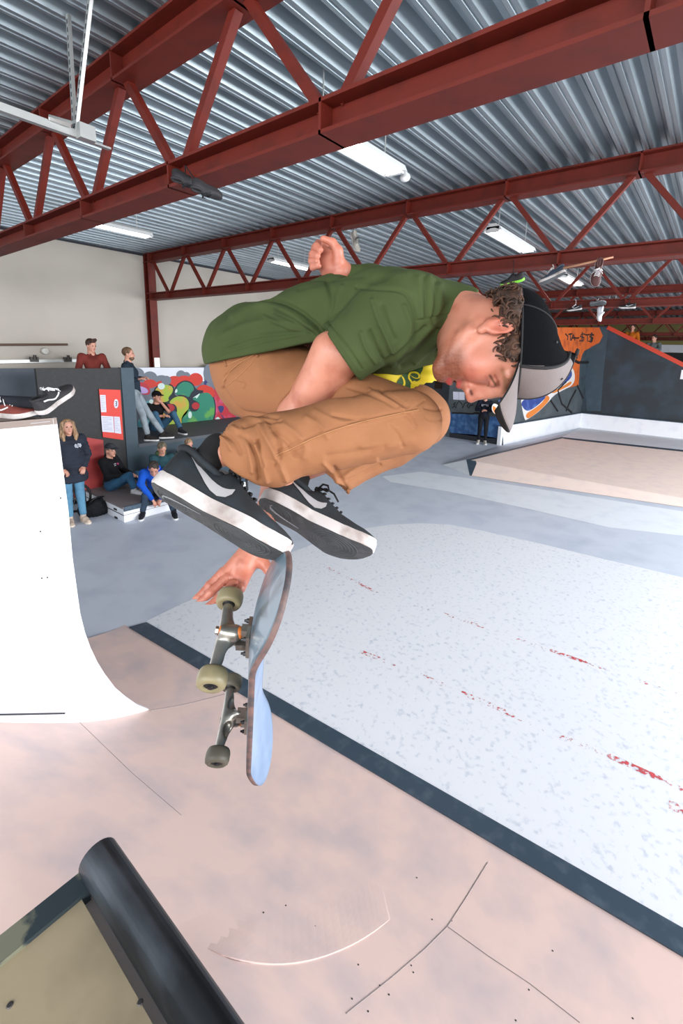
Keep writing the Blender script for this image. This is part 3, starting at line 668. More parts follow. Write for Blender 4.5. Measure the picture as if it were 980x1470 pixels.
t = thing('wall_ride', (0, 21.8, 0), 'large dark slate wall with an orange-edged diagonal top at the right', 'skate ramp')
YB = 21.8
P1 = on_y(874, 468, YB); P2 = on_y(980, 521, YB); slope = (P2[2] - P1[2]) / (P2[0] - P1[0]); xe = P1[0] + (P1[2] - 1.6) / -slope
q = MB(); q.prism([(e2[0], YB, 0), (e2[0], YB, P1[2]), (P1[0], YB, P1[2]), (xe, YB, 1.6), (xe + 3, YB, 1.6), (xe + 3, YB, 0)], (0, .12, 0)); q.build('panel', mat('slate_paint', (40, 48, 54), .6, c2=(52, 68, 82), scale=1.2, thr=(.45, .7), bump=.1), t)
q = MB(); q.bar((P1[0] - .05, YB + .03, P1[2] - .05), (xe, YB + .03, 1.55), .15, .10, up=(0, 1, 0)); q.build('edge_trim', mat('orange_trim', (206, 66, 40), .5), t)
q = MB(); q.prism([on_y(x, y, YB - .004) for x, y in ((846, 470), (873, 469.5), (866, 535), (862, 590), (842, 590), (838, 540))], (0, -.003, 0)); q.build('teal_patch', m_teal, t)
onC = lambda k: (lambda x, y: on_y(x, y, YB - k))
paint('orange_patch', [[(846, 470), (860, 470), (865, 482), (860, 492), (850, 497), (846, 500)]], onC(.010), (0, -.003, 0), t, (214, 104, 42), c2=(168, 74, 36), scale=3, thr=(.5, .7), it=0)
q = MB()
for s_ in ([(285, 550), (258, 545), (250, 562), (275, 572), (268, 600), (246, 598)], [(268, 530), (260, 610)]): q.tube([onC(.018)(*p) for p in CR(s_)], .032, 5)
q.build('black_lettering', m_black, t)
q = MB(); q.box(tuple(on_y(978, 531, YB - .02)), tuple(on_y(990, 545, YB + .0))); q.build('white_sign', m_wpaint, t)
t = thing('upper_deck', (-1, 24, 0), 'raised deck behind the dark diagonal wall where two people stand', 'platform')
q = MB(); q.box((-4.2, YB + .14, 1.95), (4, 25, 2.05)); q.build('deck', m_black, t)
q = MB(); q.box((-3.6, YB + .16, 2.05), (-2.6, 23.0, on_y(908, 471, 22.15)[2] - 1.62 * 1.1)); q.build('step_block', m_black, t)
for x in (-4, 0, 3.8): q = MB(); q.box((x - .06, 24.8, 0), (x + .06, 24.92, 1.95)); q.build('post', m_black, t)

t = thing('white_kicker', (-4.8, 18, 0), 'white painted low wall running along the foot of the mural and dark wall', 'low wall')
hw = .64; kx = [np.array([k0[0], k0[1]]), k1, np.array([6.0, 21.75])]
q = MB(); q.prism([(*kx[0], 0), (*kx[1], 0), (*kx[1], hw), (*kx[0], hw)], (-.115, .018, 0)); q.build('side_board', m_wpaint, t)
q = MB(); q.box((k1[0] - .1, 21.6, 0), (6, 21.76, hw)); q.build('back_board', m_wpaint, t)
q = MB(); q.prism([(*kx[0], hw), (*kx[1], hw), (*kx[1], hw + .03), (*kx[0], hw + .03)], (-.14, .02, 0)); q.box((k1[0] - .1, 21.58, hw), (6, 21.78, hw + .03)); q.build('ledge', m_slate, t)

# funbox
t = thing('funbox', (-3, 13, 0), 'low wide plywood funbox with dark steel edges on the right of the floor', 'skate ramp')
F0 = on_z(674, 683, 0.0); F1 = F0 + (on_z(980, 728.5, 0.0) - F0) * 2.0; T0 = on_z(669, 660, 0.22); B0 = on_z(806, 627.5, 0.30); L0 = on_z(635, 667, 0); E0 = on_z(834, 614.5, 0.0); E1 = on_z(717, 640, 0)
B1 = on_z(980, 646, 0.30); B1 = B0 + (B1 - B0) * 2.0; G1 = B1 + (0.3, 3.0, .0)
q = MB(); q.add([F0, F1, B1, B0, T0], [(0, 1, 2, 3, 4)]); q.build('top_sheet', m_ply2, t)
q = MB(); q.add([L0, F0, T0], [(0, 1, 2)]); q.build('corner_wedge', m_band, t)
q = MB(); q.add([L0, T0, B0, E0, E1], [(0, 1, 2, 3, 4)]); q.build('side_bank', m_floor, t)
q = MB(); q.add([B0, B1, (B1[0], 21.6, .05), (E0[0], 21.6, .02)], [(0, 1, 2, 3)]); q.build('rear_bank', m_band, t)
q = MB(); u = np.array([0, 0, .004])
def stripq(a, b_, a2, b2): q.add([np.array(a) + u, np.array(b_) + u, np.array(b2) + u, np.array(a2) + u], [(0, 1, 2, 3)])
dF = (F1 - F0) / np.linalg.norm(F1 - F0); up_ = (B0 - F0) / np.linalg.norm(B0 - F0); nT = np.cross(F1 - F0, B0 - F0)
stripq(F0, F1, F0 + up_ * .26, F1 + up_ * .26); q.build('steel_edge', m_slate, t)
q = MB(); stripq(F0, T0, F0 + dF * .22 + up_ * .1, T0 + dF * .25); stripq(T0, B0, T0 + dF * .12, B0 + dF * .12); stripq(B0, B1, B0 - up_ * .28, B1 - up_ * .28); q.build('steel_edge', m_slate, t)
q = MB(); q.box((-12, 19.5, 0), (-7.9, 19.6, 3.2)); o = q.build('grey_partition', m_grey); tag(o, 'plain grey partition seen through the gap beside the mural, behind the rider knees', 'partition')
p = on_y(629, 550, 19.45); q = MB(); q.box(p - (.18, .02, .26), p + (.18, .02, .26)); o = q.build('wall_sign', mat('brown_sign', (84, 66, 56), .6)); tag(o, 'small brown framed sign on the grey partition, below the rider chin', 'sign')
m_ = MB(); m_.tube([p + (a, -.03, b_) for a, b_ in ((-.1, .12), (-.08, .02), (.0, -.02), (.08, .02), (.1, .12))], .015, 5); m_.bar(p + (-.1, -.03, -.1), p + (.1, -.03, -.1), .03, .01); m_.build('sign_mark', m_black, o)
# ================================================================== PEOPLE IN THE BACKGROUND
m_skin = mat('skin', (206, 150, 128), .5, c2=(190, 126, 108), scale=14, thr=(.5, .75))
m_lip = mat('lips', (176, 92, 84), .5); m_eye = mat('eye_dark', (40, 32, 30), .3)
def cloth(c, c2=None): return mat('cloth_%d_%d_%d' % tuple(c), c, .85, c2=c2 or tuple(int(v * .82) for v in c), scale=6, thr=(.45, .7), bump=.25, bscale=38, spec=.2)
J0 = dict(pelvis=(0, 0, .95), belly=(.01, 0, 1.1), chest=(0, 0, 1.30), neck=(.0, 0, 1.47), head=(.03, 0, 1.63),
          sr=(0, -.18, 1.42), sl=(0, .18, 1.42), er=(-.02, -.25, 1.14), el=(-.02, .25, 1.14), wr=(.08, -.26, .92), wl=(.08, .26, .92),
          hr=(0, -.09, .92), hl=(0, .09, .92), kr=(.03, -.10, .50), kl=(.03, .10, .50), ar=(0, -.11, .09), al=(0, .11, .09), look=(1, 0, 0), up=(0, 0, 1), fr=(1, -.15, 0), flt=(1, .15, 0))
def person(loc, rz, label, J={}, s=1.0, top=(60, 60, 60), legs=(60, 70, 90), shoe=(40, 40, 44), sole=(225, 225, 225), hair=(110, 80, 60), hairstyle='short', hat=None,
           bulk=1.0, long=False, sleeves=True, group=None, h=.011, legs_on=True, extra=None, hood=None, name='person'):
    j = dict(J0); j.update(J); j = {k: np.array(v, float) for k, v in j.items()}
    A = {k: (v * s if k not in ('look', 'up', 'fr', 'flt') else v / np.linalg.norm(v)) for k, v in j.items()}
    root = thing(name, loc, label, 'person', group, rz)
    allp = np.array([A[k] for k in A if k not in ('look', 'up', 'fr', 'flt')]); lo = allp.min(0) - .25; hi = allp.max(0) + .25
    def mk(F, nm, m, parent=root, relax=2):
        V, Q = F.mesh(relax)
        if len(V) == 0: return None
        return link_mesh(nm, V, Q, m, parent, True, loc=(0, 0, 0))
    fw = A['look']; up = A['up'] - fw * (A['up'] @ fw); up /= np.linalg.norm(up); lf = np.cross(up, fw); R = np.stack([fw, lf, up], 1); H = A['head']
    hp = lambda x, y, z: H + R @ (np.array([x, y, z]) * s)
    # body: one continuous skin surface
    F = Field(lo, hi, h)
    F.ell(H + R @ np.array([-.01, 0, .03]) * s, np.array([.095, .075, .09]) * s, R).ell(hp(.025, 0, -.045), np.array([.065, .055, .075]) * s, R, k=.03)
    F.cap(hp(.085, 0, .005), hp(.108, 0, -.03), .009 * s, .014 * s, .012).ell(hp(.075, 0, -.095), np.array([.02, .025, .018]) * s, R, k=.02)
    for y in (-1, 1): F.ell(hp(-.005, .078 * y, -.015), np.array([.02, .01, .032]) * s, R, k=.008); F.ell(hp(.092, .032 * y, .008), np.array([.016, .018, .011]) * s, R, k=.012, mode='s')
    F.cap(A['neck'] - (A['neck'] - A['chest']) * .3, hp(-.02, 0, -.06), .06 * s, .052 * s, .02)
    F.chain([(A['pelvis'], .10 * s), (A['belly'], .10 * s), (A['chest'], .11 * s), (A['neck'], .06 * s)], .04)
    for a, b, c in (('sr', 'er', 'wr'), ('sl', 'el', 'wl')):
        F.chain([(A['chest'] * .4 + A[a] * .6, .06 * s), (A[a], .045 * s), (A[b], .037 * s), (A[c], .026 * s)], .02)
        d = A[c] - A[b]; d /= np.linalg.norm(d); sd = np.cross(d, (0.2, .3, 1)); sd /= np.linalg.norm(sd); nn = np.cross(d, sd)
        F.cap(A[c], A[c] + d * .07 * s, .028 * s, .036 * s, .01, flat=(nn, .6))
        for k in range(4):
            b0 = A[c] + d * .085 * s + sd * (.027 - .018 * k) * s; b1 = b0 + (d * .8 + nn * .3) * (.04 + .006 * (k in (1, 2))) * s; b2 = b1 + (d * .3 + nn * .9) * .035 * s
            F.chain([(b0, .011 * s), (b1, .010 * s), (b2, .0085 * s)], .004)
        F.chain([(A[c] + d * .03 * s + sd * .03 * s, .012 * s), (A[c] + d * .07 * s + sd * .05 * s + nn * .01, .011 * s), (A[c] + d * .10 * s + sd * .045 * s + nn * .03, .009 * s)], .008)
    if legs_on:
        for a, b, c in (('hr', 'kr', 'ar'), ('hl', 'kl', 'al')): F.chain([(A['pelvis'], .08 * s), (A[a], .07 * s), (A[b], .048 * s), (A[c], .036 * s)], .02)
    mk(F, 'body', m_skin)
    q = MB()
    for y in (-1, 1): q.lathe([(0, .0), (.008 * s, .0025), (.011 * s, .0), (.008 * s, -.004), (0, -.005)], hp(.083, .032 * y, .010), fw, n=10)
    q.build('eyes', m_eye, root, loc=(0, 0, 0))
    q = MB(); q.tube([hp(.078, -.022, -.062), hp(.09, 0, -.063), hp(.078, .022, -.062)], .005 * s, 6); q.build('mouth', m_lip, root, loc=(0, 0, 0))
    # top
    F = Field(lo, hi, h); b = bulk
    F.chain([(A['pelvis'] + (0, 0, .02), .125 * s * b), (A['belly'], .125 * s * b), (A['chest'], .135 * s * b), (A['neck'] * .75 + A['chest'] * .25, .075 * s)], .05)
    if long:
        F.cap(A['pelvis'], A['pelvis'] - (0, 0, .17 * s), .135 * s * b, .15 * s * b, .03)
        F.ell(A['belly'] + (0, 0, .0), np.array([.16, .20, .24]) * s, None, .05)
        F.cap(A['pelvis'] - np.array((0, .07, .14)), A['pelvis'] + (0, .07, -.14), .15 * s * b, .15 * s * b, .03); F.cut((0, 0, .72 * s), (0, 0, -1), .01)
    for a in ('sr', 'sl'): F.cap(A['chest'], A[a] * .9 + A['chest'] * .1, .10 * s * b, .075 * s * b, .04)
    for a, b_, c in (('sr', 'er', 'wr'), ('sl', 'el', 'wl')):
        e = A[c] if sleeves else A[b_]
        F.chain([(A[a], .068 * s * b), (A[b_] if sleeves else A[a] * .45 + A[b_] * .55, .056 * s * b)] + ([(A[b_] * .1 + A[c] * .9, .044 * s * b)] if sleeves else []), .02)
    F.cap(A['neck'], A['neck'] + (A['head'] - A['neck']) * .1, .068 * s, .066 * s, .015)
    F.ell(hp(.03, 0, -.02), np.array([.10, .08, .13]) * s, R, k=.005, mode='s')
    V, Q = F.mesh(2); N_ = normals(V, Q); V = V + N_ * (vnoise(V, 30, 3) * .006 + vnoise(V, 62, 5) * .003 + (np.abs(np.sin(V[:, 2] * 44)) * .009 if long else 0))[:, None]
    tp = link_mesh('jacket' if sleeves else 't_shirt', V, Q, cloth(top), root, True, loc=(0, 0, 0))
    if hood is not None:
        F = Field(hp(0, 0, 0) - .3, hp(0, 0, 0) + .3, h); F.ell(A['neck'] + R @ np.array([-.07, 0, .02]) * s, np.array([.07, .11, .07]) * s, R, .02); mk(F, 'hood', cloth(hood))
    # legs
    if legs_on:
        F = Field(lo, hi, h)
        F.ell(A['pelvis'], np.array([.125, .16, .12]) * s, None, .03)
        for a, b_, c in (('hr', 'kr', 'ar'), ('hl', 'kl', 'al')):
            F.chain([(A[a], .095 * s), (A[b_], .066 * s), (A[b_] * .12 + A[c] * .88 + (0, 0, .02), .053 * s)], .02)
        V, Q = F.mesh(2); N_ = normals(V, Q); V = V + N_ * (vnoise(V, 34, 7) * .005 + vnoise(V, 70, 8) * .002)[:, None]
        link_mesh('trousers', V, Q, cloth(legs), root, True, loc=(0, 0, 0))
        for a, f in (('ar', 'fr'), ('al', 'flt')):
            d = A[f]; o_ = A[a]; uu = np.array([0, 0, 1.]); uu = uu - d * (uu @ d); uu /= np.linalg.norm(uu); sd = np.cross(uu, d)
            P = lambda x, y, z: o_ + (d * x + sd * y + uu * z) * s
            F = Field(o_ - .3, o_ + .3, .009)
            F.chain([(P(-.03, 0, -.03), .042 * s), (P(.07, 0, -.035), .042 * s), (P(.17, 0, -.05), .034 * s)], .03).cap(P(-.01, 0, 0), P(.0, 0, .03), .045 * s, .045 * s, .02)
            F.cut(P(0, 0, -.065), -uu); sh = mk(F, 'shoe', cloth(shoe))
            out = [(-.078, .0), (-.07, .028), (-.03, .040), (.05, .040), (.12, .048), (.175, .044), (.205, .022), (.213, 0)]; out = out + [(x, -y) for x, y in out[-2:0:-1]]
            q = MB(); q.prism([P(x, y, -.085) for x, y in out], uu * .028 * s); q.build('sole', mat('sole_%d' % sole[0], sole, .6), sh, loc=(0, 0, 0))
    # hair / hat
    if hairstyle:
        F = Field(H - .35, H + .35, .008 if h < .012 else .01)
        F.ell(hp(-.022, 0, .04), np.array([.098, .084, .092]) * s, R)
        F.cut(hp(.055, 0, .035), R @ np.array([1, 0, -.55]), .01); F.cut(hp(-.05, 0, -.045), R @ np.array([.25, 0, -1]), .01)
        if hairstyle == 'quiff': F.cap(hp(.05, -.03, .105), hp(.04, .04, .12), .032 * s, .03 * s, .02)
        if hairstyle == 'long':
            for y in (-1, 1): F.chain([(hp(.0, .065 * y, .06), .04 * s), (hp(.0, .085 * y, -.04), .032 * s), (hp(.04, .095 * y, -.13), .036 * s), (hp(.05, .085 * y, -.21), .022 * s)], .02)
            F.cap(hp(-.06, 0, .0), hp(-.06, 0, -.14), .07 * s, .05 * s, .03)
        V, Q = F.mesh(2)
        if len(V):
            N_ = normals(V, Q); V = V + N_ * (vnoise(V, 95, 2) * .006)[:, None]
            link_mesh('hair', V, Q, mat('hair_%d_%d' % hair[:2], hair, .7, c2=tuple(int(v * .6) for v in hair), scale=30, bump=.5, bscale=90, stretch=(1, 1, .3)), root, True, loc=(0, 0, 0))
    if hat is not None:
        F = Field(H - .3, H + .3, .009); F.ell(hp(-.008, 0, .052), np.array([.108, .09, .085]) * s, R); F.cut(hp(0, 0, .045), -up)
        F.cap(hp(.09, -.035, .05), hp(.09, .035, .05), .02 * s, .02 * s, .02); F.ell(hp(.12, 0, .05), np.array([.06, .07, .012]) * s, R, .01)
        mk(F, 'cap', cloth(hat))
    if extra: extra(root, A, hp, s)
    return root
def walldir(x, y): return math.atan2(-y, -x)
def sitJ(lean=0.0, dz=0, kneeup=0.0, reach=.45, **k):
    J = dict(pelvis=(0, 0, .12), belly=(.02 + lean * .1, 0, .27), chest=(lean * .3, 0, .46 - lean * .05), neck=(lean * .46, 0, .62 - lean * .12), head=(.04 + lean * .62, 0, .78 - lean * .2),
             sr=(lean * .4, -.17, .57 - lean * .08), sl=(lean * .4, .17, .57 - lean * .08), er=(.12 + lean * .4, -.22, .34), el=(.12 + lean * .4, .22, .34), wr=(.33, -.12, .30), wl=(.33, .10, .30),
             hr=(.02, -.09, .11), hl=(.02, .09, .11), kr=(.42, -.14, .13 + kneeup), kl=(.42, .14, .13 + kneeup), ar=(reach, -.14, -.30 + kneeup), al=(reach, .14, -.30 + kneeup))
    J.update(k); return J

def chestmark(root, A, hp, s):
    d = np.array([0.14, 0.10, 0]) ; c = A['chest'] + np.array([.155, .085, .03]); q = MB()
    for a, b in (((0, -.04, -.02), (0, .04, .03)), ((0, -.04, .03), (0, .04, -.02)), ((0, -.05, .005), (0, .05, .005)), ((0, -.01, -.03), (0, .01, .04))): q.bar(c + a, c + b, .008, .02)
    q.build('jacket_emblem', mat('pale_print', (176, 180, 190), .7), root, loc=(0, 0, 0))
pw = on_z(110, 750, 0)
person((pw[0], pw[1], 0), walldir(pw[0], pw[1]) + .25, 'woman with long fair hair standing in a dark padded jacket, jeans and beige shoes', dict(wr=(.14, -.15, .98), wl=(.14, .15, .98), er=(-.04, -.26, 1.15), el=(-.04, .26, 1.15), kr=(.01, -.09, .50), kl=(.01, .09, .50), ar=(0, -.09, .09), al=(.03, .1, .09)),
       s=.985, top=(46, 50, 62), legs=(98, 146, 176), shoe=(212, 190, 172), sole=(224, 210, 196), hair=(176, 140, 108), hairstyle='long', bulk=1.10, long=True, extra=chestmark)
# bag on the floor
t = thing('black_bag', on_z(136, 738, 0), 'crumpled black bag on the floor between the standing woman and the white box', 'bag')
c = np.array([0, 0, 0.]); F = Field((-.5, -.6, -.02), (.5, .6, .6), .014); F.ell((0, 0, .10), (.20, .26, .15)).ell((-.05, .12, .14), (.14, .16, .14), None, .05).cap((.05, -.2, .1), (.1, .0, .2), .07, .08, .04); F.cut((0, 0, 0.002), (0, 0, -1))
V, Q = F.mesh(2); N_ = normals(V, Q); V = V + N_ * (np.abs(vnoise(V, 26, 1)) * .03 + vnoise(V, 60, 2) * .008)[:, None]; V[:, 2] = np.maximum(V[:, 2], .001); link_mesh('bag_body', V, Q, cloth((30, 32, 36)), t, True, loc=(0, 0, 0))
q = MB(); q.tube([(.1, -.12, .24), (.14, -.05, .32), (.1, .05, .33), (.02, .1, .27)], .012, 8); q.build('strap', m_black, t, True, loc=(0, 0, 0))
# bmx standing behind
t = thing('bicycle', (-8.45, 2.60, 0), 'small dark bicycle parked behind the woman, mostly hidden by her', 'bicycle')
for y in (-.42, .42):
    q = MB(); q.tube([(0, y + .25 * math.cos(k * .2618), .265 + .25 * math.sin(k * .2618)) for k in range(25)], .022, 8, cap=False); wlo = q.build('wheel', m_black, t, True, loc=(0, 0, 0))
    q = MB()
    for k in range(10): a = k * math.pi / 5; q.tube([(0, y, .265), (0, y + .24 * math.cos(a), .265 + .24 * math.sin(a))], .0025, 4)
    q.build('spokes', m_zinc, wlo, loc=(0, 0, 0))
q = MB(); mfr = mat('bike_frame', (92, 40, 34), .4, .3)
for a, b in (((0, -.42, .265), (0, -.1, .30)), ((0, -.1, .30), (0, -.18, .58)), ((0, -.18, .58), (0, .30, .64)), ((0, -.1, .30), (0, .30, .56)), ((0, -.42, .265), (0, -.18, .56)), ((0, .27, .66), (0, .42, .265))): q.tube([a, b], .017, 8)
q.build('bike_frame', mfr, t, loc=(0, 0, 0)); q = MB(); q.tube([(-.30, .24, .88), (-.26, .27, .88), (-.1, .28, .76), (.1, .28, .76), (.26, .27, .88), (.30, .24, .88)], .013, 8); q.tube([(0, .28, .64), (0, .28, .77)], .016, 8); q.build('handlebar', m_black, t, loc=(0, 0, 0))
q = MB(); q.box((-.05, -.32, .60), (.05, -.10, .635)); q.tube([(0, -.18, .56), (0, -.2, .61)], .012, 8); q.build('saddle', m_black, t, loc=(0, 0, 0))
# man in the black hoodie on the box
def hoodmark(root, A, hp, s):
    q = MB(); c = A['chest'] + (.13, .0, .0)
    for y, z in ((-.03, .05), (-.03, .02), (-.02, -.03)): q.bar(c + (0, y - .02, z), c + (.005, y + .02, z + .01), .02, .01)
    q.build('hoodie_print', mat('print_white', (190, 190, 200), .7), root, loc=(0, 0, 0)); q = MB(); q.bar(c + (0, .03, .03), c + (0, .05, .05), .04, .03); q.build('pink_print', mat('print_pink', (200, 70, 120), .7), root, loc=(0, 0, 0))
pm = on_x(163, 708, -8.35)
person((-8.45, 3.66, hb), math.radians(30), 'man in a black hoodie and cap sitting on the white box, knees drawn up', sitJ(lean=-.1, kr=(.42, -.10, .34), kl=(.42, .14, .30), ar=(.50, -.10, .07), al=(.52, .14, .07), wr=(.38, -.02, .32), wl=(.36, .04, .34), head=(.02, 0, .76), look=(.95, -.25, -.05)),
       s=1.0, top=(26, 26, 30), legs=(52, 92, 124), shoe=(210, 210, 214), hair=(120, 104, 92), hat=(60, 62, 68), extra=hoodmark)
person((-7.62, 4.05, hb), math.radians(-30), 'person in a bright blue jacket sitting on the box edge, bent forward', sitJ(lean=.75, head=(.40, .0, .60), look=(.8, 0, -.6), kr=(.40, -.16, .12), kl=(.40, .20, .12), ar=(.40, -.22, -hb + .09), al=(.52, .28, -hb + .09), wr=(.42, -.05, .05), wl=(.42, .08, .05)),
       s=1.0, top=(24, 84, 190), legs=(58, 72, 90), shoe=(34, 36, 42), hair=(60, 50, 44), hood=(24, 84, 200))
person((-8.45, 4.62, hb), math.radians(-20), 'person in a dark teal jacket sitting behind the one in blue', sitJ(lean=.5, head=(.28, 0, .72), look=(.8, .2, -.5), kr=(.40, -.1, .3), kl=(.40, .1, .3), ar=(.5, -.1, .06), al=(.5, .1, .06)),
       s=.98, top=(42, 74, 82), legs=(40, 44, 52), hair=(120, 110, 90), hairstyle='short', hood=(70, 90, 60))
person((-8.5, 5.2, hb), math.radians(-10), 'fair-haired person sitting at the far end of the white box', sitJ(lean=.3, look=(.9, .1, -.3), kr=(.40, -.1, .3), kl=(.40, .1, .3), ar=(.5, -.1, .06), al=(.5, .1, .06)),
       s=.95, top=(60, 60, 66), legs=(50, 52, 60), hair=(170, 140, 110))
# men on the platforms
pz_ = on_x(130, 492, -9.75)
person((-9.75, pz_[1], 1.2), math.radians(-12), 'man in a rust red shirt standing on the deck behind the black partition', dict(wr=(.22, .05, 1.12), wl=(.22, -.05, 1.14), er=(.06, -.26, 1.16), el=(.06, .26, 1.16), look=(.8, .45, -.25)), s=(pz_[2] + .06 - 1.2) / 1.74,
       top=(122, 52, 46), legs=(50, 50, 56), hair=(74, 46, 34), hairstyle='quiff')
p2 = on_x(172, 505, -9.25)
person((-9.30, 4.60, .965), math.radians(52), 'bearded man in dark jacket and pale jeans leaning on the partition end', dict(pelvis=(0.0, 0, .93), belly=(-.02, 0, 1.12), chest=(-.05, 0, 1.32), neck=(-.08, 0, 1.5), head=(-.05, 0, 1.66), sr=(-.08, -.18, 1.44), sl=(-.08, .18, 1.44), er=(-.1, -.26, 1.16), el=(-.12, .26, 1.16), wr=(.12, -.2, 1.2), wl=(.12, .2, 1.2),
       kr=(.14, -.1, .52), kl=(.22, .10, .50), ar=(.22, -.12, .09), al=(.46, .12, .09), look=(1, -.1, 0)), s=1.06, top=(42, 54, 66), legs=(150, 160, 168), shoe=(50, 46, 44), hair=(120, 88, 62),
       extra=lambda r, A, hp, s: (lambda F: link_mesh('beard', *F.mesh(2), mat('hair_120_88', (120, 88, 62)), r, True, loc=(0, 0, 0)))(Field(hp(0, 0, 0) - .25, hp(0, 0, 0) + .25, .008).ell(hp(.04, 0, -.075), (.062, .058, .052)).ell(hp(.055, 0, -.01), (.07, .09, .055), mode='s', k=.01)))
person((-10.0, 5.42, .965), math.radians(-6), 'man in a black cap and black t-shirt sitting against the graffiti board', sitJ(lean=.1, kr=(.30, -.14, .42), kl=(.34, .24, .40), ar=(.56, -.12, .09), al=(.60, .26, .09), el=(.24, .2, .42), wl=(.13, .06, .66), er=(.24, -.2, .36), wr=(.36, .0, .38), look=(.95, .3, -.05)),
       s=1.06, top=(24, 22, 24), legs=(66, 104, 132), hair=(50, 40, 36), hat=(22, 20, 24), sleeves=False)
# far right
pf = on_z(700, 634, 0)
def letters(root, A, hp, s):
    q = MB(); c = A['chest'] + (.135, 0, .02)
    for k in range(7):
        y = .10 - .033 * k; q.bar(c + (0, y, -.035), c + (0, y, .035), .012, .008); q.bar(c + (0, y - .012, .03 * (k % 2)), c + (0, y + .012, .03 * (k % 2)), .008, .012)
    q.build('sweatshirt_lettering', mat('print_white', (190, 190, 200), .7), root, loc=(0, 0, 0))
person((pf[0], min(pf[1], 14.72), 0), walldir(pf[0], pf[1]), 'person in a navy sweatshirt and black trousers standing by the blue band of the mural', dict(wr=(.20, -.04, 1.18), wl=(.20, .04, 1.16), er=(.04, -.26, 1.16), el=(.04, .26, 1.16)), s=1.0, top=(26, 30, 44), legs=(24, 26, 32), shoe=(190, 184, 176), hair=(60, 46, 38), extra=letters, h=.014)
po = on_y(908, 471, 22.5); person((po[0], 22.5, po[2] - 1.62 * 1.1), -1.75, 'person in an orange top looking over the diagonal wall, the upper of the two', dict(look=(.95, .2, -.2)), s=1.1, top=(206, 112, 30), legs=(40, 40, 46), hair=(60, 46, 38), h=.014)
pg = on_y(939, 486, 22.5); person((pg[0], 22.5, 2.05), -1.75, 'person in a grey jacket leaning on the diagonal wall, the lower of the two', dict(wr=(.3, .12, 1.20), wl=(.3, -.12, 1.24), er=(.12, -.26, 1.22), el=(.12, .26, 1.22), look=(.9, -.3, -.2)), s=(pg[2] - 2.05) / 1.62, top=(110, 116, 116), legs=(40, 40, 46), hair=(50, 36, 30), h=.014)
